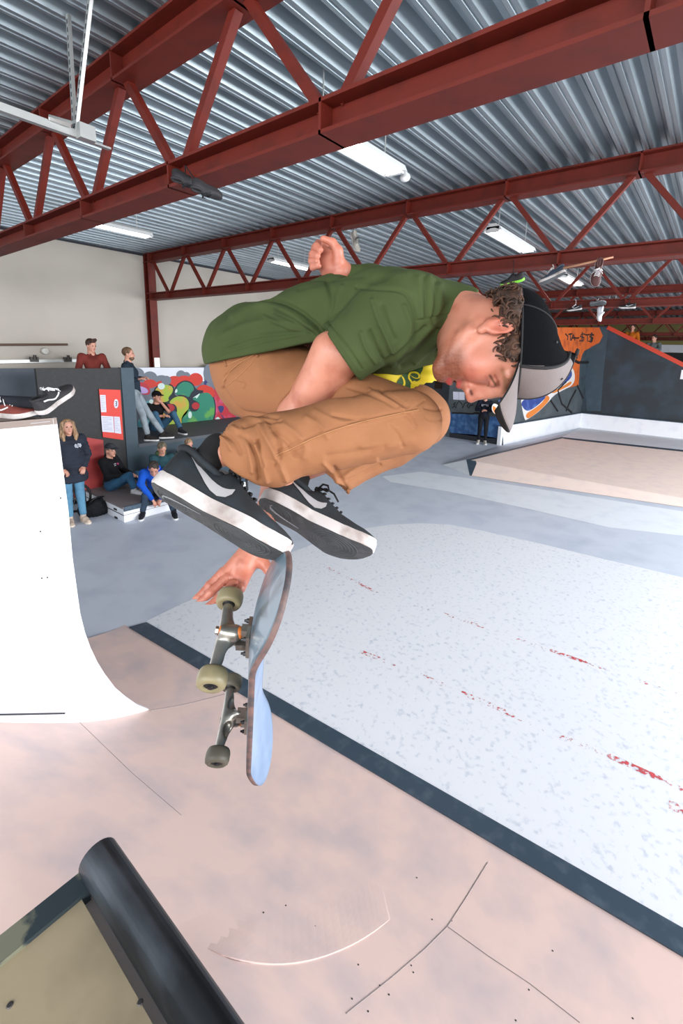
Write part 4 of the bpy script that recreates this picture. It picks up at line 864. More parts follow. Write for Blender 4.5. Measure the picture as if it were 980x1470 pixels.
# ================================================================== SHOES
def shoe_w(x):
    xs = [0, .008, .03, .07, .12, .17, .21, .25, .28, .295, .30]; hw = [.004, .022, .034, .036, .034, .045, .052, .049, .036, .020, .004]
    return np.interp(x, xs, hw)
def shoe_c(x): return np.interp(x, [0, .1, .2, .3], [0, .002, -.004, .012])   # centre line bends inward (+y is the inner side)
def shoe_spring(x): return .018 * max(0, (x - .21) / .09) ** 2 + .006 * max(0, (.03 - x) / .03) ** 2
def shoe_top(x, high=0): return np.interp(x, [.0, .02, .06, .095, .12, .15, .20, .25, .28, .30], [.098, .100, .088, .086, .112, .094, .070, .056, .045, .030])
def make_shoe(o, f, l, u, parent, upper, solec, solebot, tread, logo=None, side=1, stripe=None, lace=None, toecap=None, name='shoe', label=None, sox=None, lacedrop=False):
    """o heel-bottom centre, f forward, l medial side, u up (world axes). side=+1: +y medial"""
    o, f, l, u = [np.array(v, float) for v in (o, f, l, u)]
    P = lambda x, y, z: o + f * x + l * y + u * z
    root = parent
    base = world_loc(parent)
    xs = np.array([.003, .008, .018, .035, .055, .08, .1, .115, .13, .15, .17, .19, .21, .23, .25, .27, .285, .294, .298])
    n = 26; V = []; T0 = .024
    def ring(x, k):
        a = math.pi * k / (n - 1); w_ = shoe_w(x) * .985; c = shoe_c(x); zb = T0 + shoe_spring(x); tp = shoe_top(x) + shoe_spring(x)
        lean = min(1.0, (tp - zb) / .05)
        cy = math.cos(a); sy = math.sin(a)
        y = w_ * math.copysign(abs(cy) ** .62, cy); z = zb + (tp - zb) * sy ** .72
        if x > .11: y *= 1 - .25 * (sy ** 2) * (1 if x < .2 else .5)
        else: y *= 1 - .22 * sy ** 2
        return y + c, z
    for x in xs:
        for k in range(n): y, z = ring(x, k); V.append(P(x, y, z))
    K = len(xs); F_ = [(i * n + k, i * n + k + 1, (i + 1) * n + k + 1, (i + 1) * n + k) for i in range(K - 1) for k in range(n - 1)]
    F_ += [tuple(range(n - 1, -1, -1)), tuple(range((K - 1) * n, K * n))]
    sh = link_mesh(name, V, F_, upper, parent, True)
    if label: sh['label'] = label
    def side_y(x, z, sgn):
        best = None
        ks = np.linspace(0, .5, 24) if sgn > 0 else np.linspace(1, .5, 24)
        pts = [ring(x, kk * (n - 1)) for kk in ks]; zz = [p[1] for p in pts]; yy = [p[0] for p in pts]
        return float(np.interp(z, zz, yy))
    # sole with sidewall
    out = [(x, shoe_w(x) + .003) for x in np.linspace(0, .3, 34)]
    ring_ = [(x, shoe_c(x) + w_) for x, w_ in out] + [(x, shoe_c(x) - w_) for x, w_ in out[::-1]]
    q = MB(); lv = [(-.000, .955), (.004, 1.0), (.024, 1.0), (.029, .985)]; V = []
    for z, sc in lv:
        for x, y in ring_: V.append(P(.15 + (x - .15) * (1 - (1 - sc) * .35), shoe_c(x) + (y - shoe_c(x)) * sc, z + shoe_spring(x)))
    m_ = len(ring_); Fq = [(i * m_ + k, i * m_ + (k + 1) % m_, (i + 1) * m_ + (k + 1) % m_, (i + 1) * m_ + k) for i in range(3) for k in range(m_)]
    q.add(V, Fq); nn_ = len(out)
    q.add([V[3 * m_ + k] for k in range(m_)], [(k, k + 1, m_ - 2 - k, m_ - 1 - k) for k in range(nn_ - 1)])
    so = q.build('sole', solec, sh, smooth=True)
    q = MB(); q.add([P(.15 + (x - .15) * .985, shoe_c(x) + (y - shoe_c(x)) * .955, -.0006 + shoe_spring(x)) for x, y in ring_], [(k, k + 1, m_ - 2 - k, m_ - 1 - k) for k in range(nn_ - 1)])
    q.build('outsole', solebot, sh)
    if tread is not None:     # raised rings and flex lines of the outsole
        q = MB()
        for cx_, cy_, rr in ((.205, -.003, (.010, .017, .024, .031, .038, .045)), (.055, .0, (.008, .014, .020, .026))):
            for r in rr:
                pts = []
                for k in range(29):
                    a = k * 2 * math.pi / 28; x = cx_ + r * 1.35 * math.cos(a); y = cy_ + r * math.sin(a)
                    if abs(y - shoe_c(x)) > shoe_w(x) * .93 or x > .292 or x < .006:
                        if len(pts) > 1: q.tube([P(a_, b_, -.0008 + shoe_spring(a_)) for a_, b_ in pts], .0011, 4)
                        pts = []; continue
                    pts.append((x, y))
                if len(pts) > 1: q.tube([P(a_, b_, -.0008 + shoe_spring(a_)) for a_, b_ in pts], .0011, 4)
        q.build('tread', tread, sh)
    def ribbon(nm, path, m_r, sgn, off=.0016, parent_=None):
        q = MB(); V = []
        for x, z, hw, ang in path:
            for s_ in (-1, -.5, 0, .5, 1):
                xx = x + math.cos(ang) * hw * s_; zz = z + math.sin(ang) * hw * s_
                V.append(P(xx, side_y(xx, zz, sgn) + sgn * off, zz))
        q.add(V, [(i * 5 + k, i * 5 + k + 1, (i + 1) * 5 + k + 1, (i + 1) * 5 + k) for i in range(len(path) - 1) for k in range(4)])
        q.build(nm, m_r, parent_ or sh, smooth=True)
    if logo is not None:
        sw = [(.034, .087, .0005, 1.0), (.046, .081, .0020, 1.0), (.060, .073, .0038, 1.05), (.076, .065, .0058, 1.1), (.092, .057, .0078, 1.15), (.108, .051, .0096, 1.3), (.122, .049, .0106, 1.6), (.133, .052, .0096, 2.05), (.140, .059, .0062, 2.5), (.144, .068, .0008, 2.8)]
        for sg in (1, -1): ribbon('side_logo', sw, logo, sg)
    if stripe is not None:
        st = [(.045, .072, .004, 1.5), (.075, .066, .004, 1.4), (.105, .052, .004, 1.2), (.125, .047, .004, 1.6), (.15, .056, .004, 2.0), (.17, .066, .004, 2.0)]
        for sg in (1, -1): ribbon('side_stripe', st, stripe, sg)
    if toecap is not None: pass
    if lace is not None:
        q = MB()
        for i in range(6):
            x = .118 + i * .0135; tz = shoe_top(x) + .002
            pts = []
            for k in range(9):
                a = math.pi * (.30 + .40 * k / 8); yk, zk = ring(x, a / math.pi * (n - 1)); pts.append(P(x + .004 * math.sin(k), yk, zk + .003))
            q.tube(pts, .0028, 6)
        q.build('laces', lace, sh, smooth=True)
        q = MB(); t0 = P(.112, 0, .113)
        for sg in (-1, 1):
            q.tube([t0, P(.118, .02 * sg, .122), P(.128, .038 * sg, .112), P(.136, .044 * sg, .095), P(.132, .034 * sg, .098), P(.118, .012 * sg, .114)], .0026, 6)
            q.tube([t0, P(.13, .015 * sg, .118), P(.15, .04 * sg, .098), P(.165, .052 * sg, .075)], .0024, 6)
        q.lathe([(.0, -.006), (.006, -.003), (.007, .003), (.0, .006)], t0, l, n=10); q.build('lace_bow', lace, sh, smooth=True)
    # collar rim and lining
    q = MB(); pts = []
    for k in range(25):
        a = 2 * math.pi * k / 24; x = .052 + .050 * math.cos(a); w_ = .026; y = w_ * math.sin(a); pts.append(P(x, y, shoe_top(x) - .001))
    q.tube(pts, .0075, 8, cap=False); q.build('collar', sox or upper, sh, smooth=True)
    return sh, P, side_y
m_blk = mat('shoe_black_mesh', (20, 25, 30), .75, c2=(30, 40, 48), scale=22, thr=(.4, .7), bump=.5, bscale=900)
m_side = mat('shoe_sidewall', (196, 190, 188), .5, c2=(150, 136, 130), scale=18, thr=(.46, .72))
m_bot = mat('shoe_outsole', (62, 64, 66), .8, c2=(78, 80, 82), scale=40, bump=.5, bscale=700)
m_tread = mat('shoe_tread', (74, 77, 80), .8); m_logo = mat('logo_silver', (160, 158, 160), .4); m_lace = mat('lace_black', (24, 26, 30), .8)
m_lacew = mat('lace_white', (226, 226, 226), .8); m_bk = mat('shoe_plain_black', (34, 33, 36), .7)

# ================================================================== SKATEBOARD
Rb = np.array([[-0.14869, 0.02244, -0.98863], [0.78883, 0.60560, -0.10490], [0.59636, -0.79546, -0.10775]]); tb = np.array([-.235, .536, 1.052])
def bw(p): return c2w(Rb @ np.asarray(p, float) + tb)
BW = lambda v: (Rb @ np.asarray(v, float)) @ M
sk = thing('skateboard', bw((0, 0, 0)), 'worn skateboard flipping on edge in the air below the rider, wheels to the left', 'skateboard')
ns, nw = 56, 16; V = []; Lh = .405
def deck_pt(s, wv, side):
    x = Lh * s; ax = abs(x)
    hw = .104 * (1 - max(0, (ax - .30) / .105) ** 2.6) ** .5 if ax > .30 else .104 - .004 * (1 - ax / .3)
    y = hw * wv; k = max(0, ax - .235); kick = -(k * .42 - .015 * (1 - math.exp(-k * 28)))     # nose and tail bend away from the trucks
    z = kick - .010 * (wv ** 2) * (1 if ax < .25 else max(0, 1 - (ax - .25) / .15))
    return np.array([x, y, z + (0 if side == 0 else -.0115)])
for side in (0, 1):
    for i in range(ns + 1):
        s = -1 + 2 * i / ns; s = math.copysign(abs(math.sin(s * math.pi / 2)) ** .92, s)
        s *= .9995
        for j in range(nw + 1): V.append(bw(deck_pt(s, -1 + 2 * j / nw, side)))
n_ = nw + 1; h_ = (ns + 1) * n_
Fb = [(i * n_ + j, i * n_ + j + 1, (i + 1) * n_ + j + 1, (i + 1) * n_ + j) for i in range(ns) for j in range(nw)]
Ft = [(h_ + i * n_ + j, h_ + (i + 1) * n_ + j, h_ + (i + 1) * n_ + j + 1, h_ + i * n_ + j + 1) for i in range(ns) for j in range(nw)]
rim = [i * n_ for i in range(ns + 1)] + [ns * n_ + j for j in range(1, nw + 1)] + [i * n_ + nw for i in range(ns - 1, -1, -1)] + [j for j in range(nw - 1, 0, -1)]
Fr = [(rim[k], rim[(k + 1) % len(rim)], h_ + rim[(k + 1) % len(rim)], h_ + rim[k]) for k in range(len(rim))]
dk_ = link_mesh('deck', V, Fb + Ft + Fr, None, sk, True, mats=[mat('deck_graphic', (92, 112, 126), .35, c2=(52, 72, 84), scale=5, thr=(.48, .62), stretch=(1.5, 6, 1.5), coat=.3), mat('deck_top_blue', (116, 136, 164), .5, c2=(140, 156, 180), scale=8), mat('deck_ply_edge', (120, 92, 86), .6, c2=(70, 66, 70), scale=30)],
                midx=[0] * len(Fb) + [1] * len(Ft) + [2] * len(Fr))
m_alu = mat('truck_metal', (168, 164, 156), .32, .85, c2=(120, 118, 112), scale=20, thr=(.4, .7)); m_bolt = mat('bolt_dark', (44, 44, 48), .4, .6)
m_whl = mat('urethane', (136, 126, 96), .45, c2=(104, 98, 76), scale=12); m_whl2 = mat('urethane_grey', (92, 88, 76), .55, c2=(76, 72, 62), scale=9)
for sg in (-1, 1):
    tr = thing('truck', (0, 0, 0), None, None); tr.parent = sk; tr.location = tuple(bw((sg * .19, 0, 0)) - world_loc(sk))
    lab = 'nearer truck, tail end' if sg < 0 else 'farther truck, nose end'; tr['label'] = lab
    X = lambda x, y, z: bw((sg * (.19 + x), y, z))
    q = MB(); q.prism([X(x, y, .001) for x, y in ((-.038, -.024), (.038, -.024), (.042, 0), (.038, .024), (-.038, .024), (-.042, 0))], BW((0, 0, .007)))
    q.prism([X(x, y, .008) for x, y in ((-.030, -.013), (-.006, -.015), (-.006, .015), (-.030, .013))], BW((0, 0, .022))); q.prism([X(x, y, .008) for x, y in ((.010, -.010), (.036, -.008), (.036, .008), (.010, .010))], BW((0, 0, .012))); q.build('baseplate', m_alu, tr)
    # hanger as one cast body
    lo = np.array([-.05, -.09, .0]); hi = np.array([.05, .09, .085]); F = Field(lo, hi, .0022)
    F.cap((0, -.070, .060), (0, .070, .060), .0085, .0085, .004).cap((0, -.062, .060), (.002, 0, .046), .008, .017, .012).cap((0, .062, .060), (.002, 0, .046), .008, .017, .012).cap((0, 0, .048), (-.026, 0, .026), .013, .007, .008)
    F.cap((.013, 0, .034), (.016, 0, .054), .017, .015, .006)
    F.cap((.014, 0, .03), (.019, 0, .08), .0085, .0085, .002, mode='s'); F.ell((-.006, -.03, .048), (.010, .018, .010), None, .006, 's').ell((-.006, .03, .048), (.010, .018, .010), None, .006, 's')
    Vh, Qh = F.mesh(2); Vh = Vh * np.array([sg, 1, 1]); Qh = Qh if sg > 0 else Qh[:, ::-1]
    link_mesh('hanger', np.array([bw(v + np.array([sg * .19, 0, 0])) for v in Vh]), Qh, m_alu, tr, True)
    q = MB(); q.tube([X(0, -.104, .060), X(0, .104, .060)], .004, 10); q.build('axle', m_alu, tr, smooth=True)
    q = MB(); ax_ = BW((sg * .08, 0, 1)); ax_ /= np.linalg.norm(ax_)
    for h0, r in ((.018, .0125), (.052, .0105)): q.lathe([(r * .8, 0), (r, .003), (r, .010), (r * .8, .013)], X(.014 + h0 * .08, 0, h0), ax_, n=18)
    q.build('bushing', mat('bushing_orange', (196, 110, 44), .5), tr, smooth=True)
    q = MB(); q.tube([X(.012, 0, .008), X(.019, 0, .072)], .0045, 8); q.lathe([(.008, 0), (.008, .006), (.005, .007)], X(.019, 0, .066), ax_, n=6); q.build('kingpin', m_alu, tr)
    q = MB()
    for bx_ in (-.027, .027):
        for by in (-.0205, .0205):
            q.lathe([(.0048, 0), (.0048, .005), (.003, .0055), (.0025, .010), (0, .0105)], X(bx_, by, .008), BW((0, 0, 1)), n=6)
    q.build('bolts', m_bolt, tr)
    for sy in (-1, 1):
        a = BW((0, sy, 0)); c = X(0, sy * .070, .060)
        q = MB(); q.lathe([(.012, .004), (.018, .0015), (.0245, .001), (.027, .005), (.0285, .011), (.0285, .024), (.0268, .031), (.022, .0345), (.0155, .0345), (.0135, .031)], c, a, n=36); wl_ = q.build('wheel', m_whl if sg < 0 else m_whl2, tr, smooth=True)
        q = MB(); q.lathe([(.0, .0008), (.0125, .001), (.0135, .003), (.0135, .031), (.011, .0325), (.006, .0325), (.0055, .036), (0, .036)], c, a, n=20); q.build('bearing', m_bolt, wl_)

# ================================================================== RIDER
hipmid = c2w(cc(390, 530, 1.3))
rd = thing('person', hipmid, 'skateboarder in green t-shirt, brown trousers and cap, crouched mid-air above the board', 'person')
lo = cc(280, 330, 1.0); RLO = np.array([-.46, -.66, .62]); RHI = np.array([.46, .34, 1.75])
def rmesh(F, nm, m, parent=rd, relax=3, strokes=None, disp=None, colors=None, sub=False):
    V, Q = F.mesh(relax)
    if sub: V, Q = subdivide(V, Q)
    if disp is not None:
        N_ = normals(V, Q); V = V + N_ * disp(V)[:, None]
    if strokes: V = sculpt(V, Q, strokes)
    C_ = colors(V, Q) if colors else None
    return link_mesh(nm, c2w(V), Q, m, parent, True, colors=C_)
# ---- joints (camera-frame metres)
HR = np.array([[-0.2585, -0.2041, 0.9442], [-0.001, 0.9775, 0.2110], [-0.966, 0.0536, -0.2529]])   # head right, forward, up as rows below
HRm = np.array([[-0.2585, -0.2041, 0.9442], [-0.001, 0.9775, 0.2110], [-0.966, 0.0536, -0.2529]]); Ht = np.array([.3013, -.217, .9465])
def hd(x, y, z): return HRm @ np.array([x, y, z], float) + Ht
neckb = cc(652, 452, 1.06); sR = cc(588, 445, 1.0); sL = cc(575, 430, 1.33)
elR = cc(424, 596, 1.075); wrR = cc(372, 772, 1.10)
elL = cc(536, 402, 1.62); wrL = cc(490, 391, 1.43)
shR = dict(o=np.array([-.3903, .0683, .8747]), R=np.array([[0.8553, -0.3187, 0.4085], [0.5161, 0.4537, -0.7265], [0.0462, 0.8322, 0.5525]]))
anR = shR['o'] + shR['R'] @ np.array([.062, 0, .125])
hipR = cc(380, 538, 1.22); hipL = cc(400, 525, 1.38); knR = cc(590, 606, 1.0); knL = cc(606, 598, 1.22)
# far shoe frame
fx = np.array([.80, .47, .10]); fx /= np.linalg.norm(fx); uz = np.array([.32, -.64, .66]); uz -= fx * (uz @ fx); uz /= np.linalg.norm(uz)
lz = np.cross(uz, fx); toeL = cc(529, 797, 1.10); oL = toeL - fx * .295 - uz * .02
anL = oL + fx * .05 + uz * .13
# ---- skin: head, neck, arms and hands in one surface
skin_c = np.array(lin((188, 126, 104))); red_c = np.array(lin((172, 82, 66))); lip_c = np.array(lin((160, 66, 64))); brow_c = np.array(lin((128, 84, 56))); beard_c = np.array(lin((104, 56, 36))); dark_c = np.array(lin((90, 44, 40)))
m_body = mat('rider_skin', (188, 126, 104), .42, attr='Col', c2=(220, 190, 180), scale=22, thr=(.5, .8), bump=.12, bscale=420, sss=.08)
F = Field(RLO, RHI, .0034)
E_ = lambda c, r, k=.01, mode='u': F.ell(hd(*c), r, HRm, k, mode)
C_ = lambda a, b, ra, rb, k=.01, mode='u': F.cap(hd(*a), hd(*b), ra, rb, k, mode)
E_((0, -.010, .034), (.070, .088, .068)); E_((0, .022, -.02), (.066, .066, .085), .03)
E_((0, .035, -.075), (.050, .048, .038), .03); E_((0, .076, -.100), (.022, .018, .016), .022)
for s in (-1, 1):
    C_((.058 * s, -.005, -.055), (.022 * s, .066, -.102), .016, .014, .022)        # jaw line
    E_((.040 * s, .056, -.022), (.028, .028, .030), .025)                          # cheek
    C_((.006 * s, .088, .030), (.046 * s, .066, .034), .009, .008, .012)           # brow ridge
    E_((.034 * s, .100, .010), (.014, .013, .009), .010, 's')                      # eye socket
    E_((.031 * s, .0765, .008), (.0155, .0145, .0115), .004)                        # lids over the eyeball
    E_((.013 * s, .104, -.036), (.0085, .010, .0075), .006)                        # nostril wings
    E_((.0075 * s, .108, -.042), (.0035, .006, .0035), .002, 's')
C_((0, .090, .034), (0, .100, .008), .0115, .0095, .012); C_((0, .099, .010), (0, .112, -.026), .0095, .0108, .008); C_((0, .084, .022), (0, .094, -.034), .012, .0165, .010); E_((0, .115, -.029), (.0118, .011, .0095), .008)
C_((0, .092, -.046), (0, .092, -.054), .006, .006, .01)
# mouth: parted lips
C_((-.022, .079, -.065), (0, .093, -.060), .0042, .0062, .008); C_((.022, .079, -.065), (0, .093, -.060), .0042, .0062, .008)
C_((-.020, .077, -.069), (0, .089, -.077), .004, .0075, .008); C_((.020, .077, -.069), (0, .089, -.077), .004, .0075, .008)
E_((0, .090, -.0685), (.014, .013, .0035), .003, 's')
# ears
for s in (-1, 1):
    Re = HRm @ np.array(Matrix.Rotation(-.35 * s, 3, 'Z') @ Matrix.Rotation(.2, 3, 'X'))
    F.ell(hd(.080 * s, -.020, -.004), (.0085, .019, .032), Re, .008); F.ell(hd(.088 * s, -.017, .000), (.006, .011, .020), Re, .004, 's'); F.ell(hd(.082 * s, -.006, -.010), (.006, .006, .009), Re, .004)
    F.ell(hd(.078 * s, -.008, -.034), (.006, .009, .010), Re, .006)
# neck and the back of it
F.cap(hd(0, -.035, -.03), neckb, .056, .058, .03); F.cap(hd(.0, .01, -.06), neckb + np.array([-.02, .03, 0]), .038, .048, .03)
F.cap(hd(.045, -.03, -.03), neckb + np.array([.0, .0, -.06]), .018, .02, .02)
# trunk under the clothes
for a, b, r0, r1 in ((neckb, cc(570, 460, 1.13), .065, .10), (cc(570, 460, 1.13), cc(460, 470, 1.26), .08, .07), (cc(460, 470, 1.26), cc(400, 525, 1.30), .07, .08)): F.cap(a, b, r0, r1, .03)
# near arm
midf = cc(398, 690, 1.10)
F.chain([(sR, .055), (cc(545, 468, .995), .052), (cc(486, 512, 1.015), .0485), (elR + (-.0, .0, 0), .040)], .02)
F.chain([(elR, .040), (elR * .6 + midf * .4, .041), (midf, .034), (wrR, .024)], .02)
F.cap(cc(470, 500, 1.0), cc(445, 560, 1.03), .03, .028, .03)
# far arm
F.chain([(sL, .05), (elL, .042), (wrL, .028)], .02)
# lower hand: four long fingers together, thumb to the side
palm = cc(346, 815, 1.075)
for kx_, ky_, kr in ((322, 822, .0125), (327, 831, .0125), (335, 839, .0125), (345, 845, .012)): F.cap(wrR, cc(kx_, ky_, 1.06), .020, kr, .010)
F.cap(wrR, cc(352, 812, 1.07), .022, .020, .015)
for pts in ([(320, 820, 1.065), (301, 840, 1.055), (284, 858, 1.045), (269, 872, 1.04)], [(326, 829, 1.05), (303, 850, 1.035), (283, 869, 1.025), (266, 882, 1.02)],
            [(335, 838, 1.04), (316, 857, 1.02), (298, 872, 1.005), (281, 883, 1.0)], [(345, 844, 1.03), (331, 860, 1.01), (317, 872, 1.0), (303, 879, .995)]):
    F.chain([(cc(*p), r) for p, r in zip(pts, (.0105, .0100, .0092, .0080))], .0025)
    F.ell(cc(*pts[1]), (.0108, .0108, .0108), None, .004)
F.chain([(cc(360, 795, 1.09), .017), (cc(376, 806, 1.08), .013), (cc(386, 818, 1.07), .0105), (cc(392, 831, 1.06), .009)], .012)
# raised far hand: palm this way, fingers curled
F.cap(wrL, cc(478, 372, 1.44), .030, .032, .02); F.cap(cc(480, 385, 1.44), cc(462, 362, 1.45), .026, .026, .02); F.cap(cc(470, 388, 1.44), cc(458, 368, 1.45), .024, .022, .02)
F.ell(cc(463, 366, 1.39), (.014, .018, .014), None, .012, 's')
F.chain([(cc(486, 376, 1.41), .020), (cc(485, 360, 1.40), .015), (cc(477, 348, 1.395), .012), (cc(464, 343, 1.39), .0105)], .008)
for pts in ([(470, 350, 1.46), (459, 346, 1.44), (454, 353, 1.40), (460, 359, 1.385)], [(462, 354, 1.46), (452, 355, 1.44), (449, 364, 1.40), (456, 367, 1.385)],
            [(457, 362, 1.46), (448, 365, 1.44), (447, 375, 1.40), (455, 375, 1.385)], [(455, 371, 1.46), (448, 376, 1.44), (449, 384, 1.405), (457, 382, 1.39)]):
    F.chain([(cc(*p), r) for p, r in zip(pts, (.0125, .0115, .0105, .0095))], .003)
# lower legs inside the trousers and socks
F.cap(knR, anR, .05, .028, .02); F.cap(knL, anL, .05, .028, .02); F.cap(hipR, knR, .07, .05, .02); F.cap(hipL, knL, .07, .05, .02)
def skin_col(V, Q):
    P = (V - Ht) @ HRm; C = np.tile(skin_c, (len(V), 1)); x, y, z = np.abs(P[:, 0]), P[:, 1], P[:, 2]
    def mixc(c, w_): C[:] = C * (1 - w_[:, None]) + c * w_[:, None]
    g = lambda v, c, s: np.exp(-((v - c) / s) ** 2)
    headm = np.linalg.norm(P, axis=1) < .16
    mixc(red_c, .75 * g(x, .045, .03) * g(y, .06, .04) * g(z, -.028, .035) * headm)                      # flushed cheek
    mixc(red_c, .6 * g(x, 0, .014) * (y > .095) * g(z, -.03, .02) * headm)
    mixc(red_c, .55 * g(z, .0, .03) * (x > .072) * g(y, -.015, .03) * headm)
    Pj = project(V); hand = (Pj[:, 1] > 770) & (Pj[:, 0] < 420); mixc(red_c, .35 * np.clip((Pj[:, 1] - 780) / 40, 0, 1) * hand)
    mixc(red_c, .35 * ((Pj[:, 0] < 510) & (Pj[:, 1] < 400)) * 1.0)
    fuzz = .5 + .5 * vnoise(V, 900, 4)
    bd = headm & (y > .0) & (z < -.045); edge = np.clip((-z - .043 - .30 * np.clip(.085 - y, 0, 1) * .3) / .02, 0, 1)
    mixc(beard_c, 1.0 * bd * edge * (.55 + .45 * fuzz) * np.clip((y - .005) / .04, 0, 1))
    mixc(beard_c, .7 * headm * g(z, -.052, .006) * (x < .028) * (y > .07) * (.4 + .6 * fuzz))             # moustache
    brow = headm * np.clip(1 - np.abs(z - .034 + .10 * (x - .032) ** 2 / .03) / .007, 0, 1) ** .5 * ((x > .012) & (x < .052)) * (y > .05)
    mixc(brow_c, .85 * brow * (.5 + .5 * fuzz))
    up_ = headm * g(z, -.0585, .0045) * (x < .022) * (y > .078); lw = headm * g(z, -.080, .0065) * (x < .021) * (y > .076)
    mixc(lip_c, np.clip(1.1 * up_, 0, 1)); mixc(lip_c, np.clip(1.1 * lw, 0, 1))
    mixc(dark_c, headm * g(z, -.068, .0032) * (x < .016) * (y > .070) * (y < .095) * .9)
    mixc(brow_c * .5, headm * np.exp(-((z - .001 + 6 * (x - .031) ** 2) / .0014) ** 2) * (np.abs(x - .031) < .0135) * (y > .07) * .9)   # lash line
    mixc(skin_c * np.array([.75, .55, .5]), headm * np.exp(-((z - .0155 - 3 * -(x - .031) ** 2) / .0012) ** 2) * (np.abs(x - .031) < .013) * (y > .07) * .6)
    def spot(pts, wd, c, k): 
        m_ = headm & ((normals(V, Q) * V).sum(1) < 0.03); d = poly_dist(Pj, pts); mixc(c, k * np.exp(-(d / wd) ** 2) * m_)
    spot([(721, 531), (724, 545), (726, 560)], 3.4, brow_c, .75)
    spot([(703, 539), (707, 546), (711, 552)], 1.7, brow_c * .35, .9); spot([(710, 538), (714, 546), (716, 553)], 1.4, red_c * .6, .6)
    spot([(697, 541), (701, 549), (706, 555)], 2.2, red_c * .7, .35)
    spot([(675, 561), (677, 566)], 2.2, dark_c * .6, .9); spot([(667, 540), (671, 548), (673, 556)], 2.0, red_c * .7, .5)
    return C
sk_str = [([(336, 800), (322, 822), (302, 842)], 2.2, .8), ([(345, 806), (333, 832), (318, 852)], 2.2, .8), ([(352, 800), (345, 836)], 2.2, .8), ([(342, 800), (330, 824)], 1.6, -.6),
          ([(700, 460), (716, 458), (722, 470)], 1.8, .6), ([(655, 470), (640, 500), (636, 520)], 4, -1.6), ([(668, 545), (662, 535), (650, 524)], 3, -.8), ([(690, 566), (682, 552), (672, 548)], 2.4, -.9)]
body = rmesh(F, 'body', m_body, relax=3, strokes=sk_str, colors=skin_col, sub=True)
# visible eyeball sliver, teeth
q = MB(); q.tube([c2w(hd(x * .8, .0855 - abs(x) * 7 * .06, -.0655)) for x in np.linspace(-.011, .011, 9)], .0022, 6); q.build('teeth', mat('teeth', (226, 220, 208), .3), rd, smooth=True)
for s in (-1, 1):
    q = MB(); q.lathe([(.0, .0006), (.0030, .0004), (.0052, -.0004), (.0062, -.0018)], c2w(hd(.031 * s, .0868, .0045)), (HRm @ np.array([0, 1, -.55])) @ M, n=18); q.build('eye', mat('eye_iris', (52, 44, 44), .15), rd, smooth=True)
# ---- hair: many short curls coming out from under the cap
m_hair = mat('rider_hair', (78, 50, 34), .75, c2=(44, 28, 20), scale=60, thr=(.4, .6), bump=.4, bscale=300)
rng = random.Random(7); qh = MB()
F = Field(Ht - .17, Ht + .17, .0036)
for c, r in (((.060, -.058, .028), (.030, .045, .038)), ((-.060, -.058, .02), (.030, .045, .038)), ((0, -.088, .015), (.060, .026, .045)), ((.071, .010, .040), (.014, .032, .022)), ((-.071, .010, .034), (.014, .032, .024)), ((.072, .020, .022), (.009, .012, .018))):
    F.ell(hd(*c), r, HRm, .012)
F.cut(hd(0, 0, .038), HRm[:, 2] - .18 * HRm[:, 1], .006)
V, Q = F.mesh(3); N_ = normals(V, Q); V = V + N_ * (np.abs(vnoise(V, 170, 11)) * .008 + vnoise(V, 420, 12) * .0028)[:, None]
hr_ = link_mesh('hair', c2w(V), Q, m_hair, rd, True)
Pl = (V - Ht) @ HRm; ok_ = np.where((Pl[:, 2] < .040 + .16 * Pl[:, 1]))[0]
for _ in range(300):
    i = rng.choice(ok_.tolist()); p = V[i].copy(); nrm = N_[i]; t1 = np.cross(nrm, HRm[:, 2]); t1 /= np.linalg.norm(t1) + 1e-9; t2 = np.cross(nrm, t1)
    rr = rng.uniform(.004, .008); ph = rng.uniform(0, 6.28); pts = []; fall = HRm @ np.array([0, -.3, -1.]) + np.array([.2, .5, 0]) * .8
    for k in range(9):
        a = ph + k * .62; pts.append(p + nrm * (.001 + .0008 * k) + (t1 * math.cos(a) + t2 * math.sin(a)) * rr + fall * .0012 * k)
    qh.tube([c2w(x) for x in pts], [.0012 + .0009 * math.sin(math.pi * k / 8) for k in range(9)], 5)
qh.build('curls', m_hair, hr_, smooth=True)['kind'] = 'stuff'
# ---- cap
m_capb = mat('cap_black_mesh', (8, 8, 10), 1.0, spec=.1, c2=(13, 14, 17), scale=2.0, bump=.6, bscale=900); m_capg = mat('cap_grey', (116, 106, 104), .75, c2=(96, 87, 87), scale=6, thr=(.4, .7), bump=.2, bscale=400); m_brimu = mat('brim_under', (26, 25, 28), .8)
def dome(th, ph, off=0.0):
    """th around (0 = front), ph 0 at the band, 1 at the button"""
    a = ph * math.pi / 2; ry, rx = .110 + off, .088 + off
    hgt = .087 + off + .008 * math.cos(th)
    cr = math.cos(a) ** .8; x = rx * cr * math.sin(th); y = -.010 + ry * cr * math.cos(th); z = .036 + .020 * math.cos(th) + hgt * math.sin(a) ** .92
    return hd(x, y, z)
NT, NP = 72, 22
def capsec(nm, cond, m_):
    V = [dome(2 * math.pi * i / NT, j / NP * .995) for i in range(NT) for j in range(NP + 1)]; Fs = []
    for i in range(NT):
        th = 2 * math.pi * (i + .5) / NT; th = th - 2 * math.pi if th > math.pi else th
        for j in range(NP):
            if cond(th, (j + .5) / NP): Fs.append((i * (NP + 1) + j, ((i + 1) % NT) * (NP + 1) + j, ((i + 1) % NT) * (NP + 1) + j + 1, i * (NP + 1) + j + 1))
    used = sorted(set(k for f in Fs for k in f)); mp = {k: n for n, k in enumerate(used)}
    return [V[k] for k in used], [tuple(mp[k] for k in f) for f in Fs]
fr = lambda th, p: abs(th) < 1.02 - .05 * p
Vb, Fb_ = capsec('x', lambda th, p: True, None)
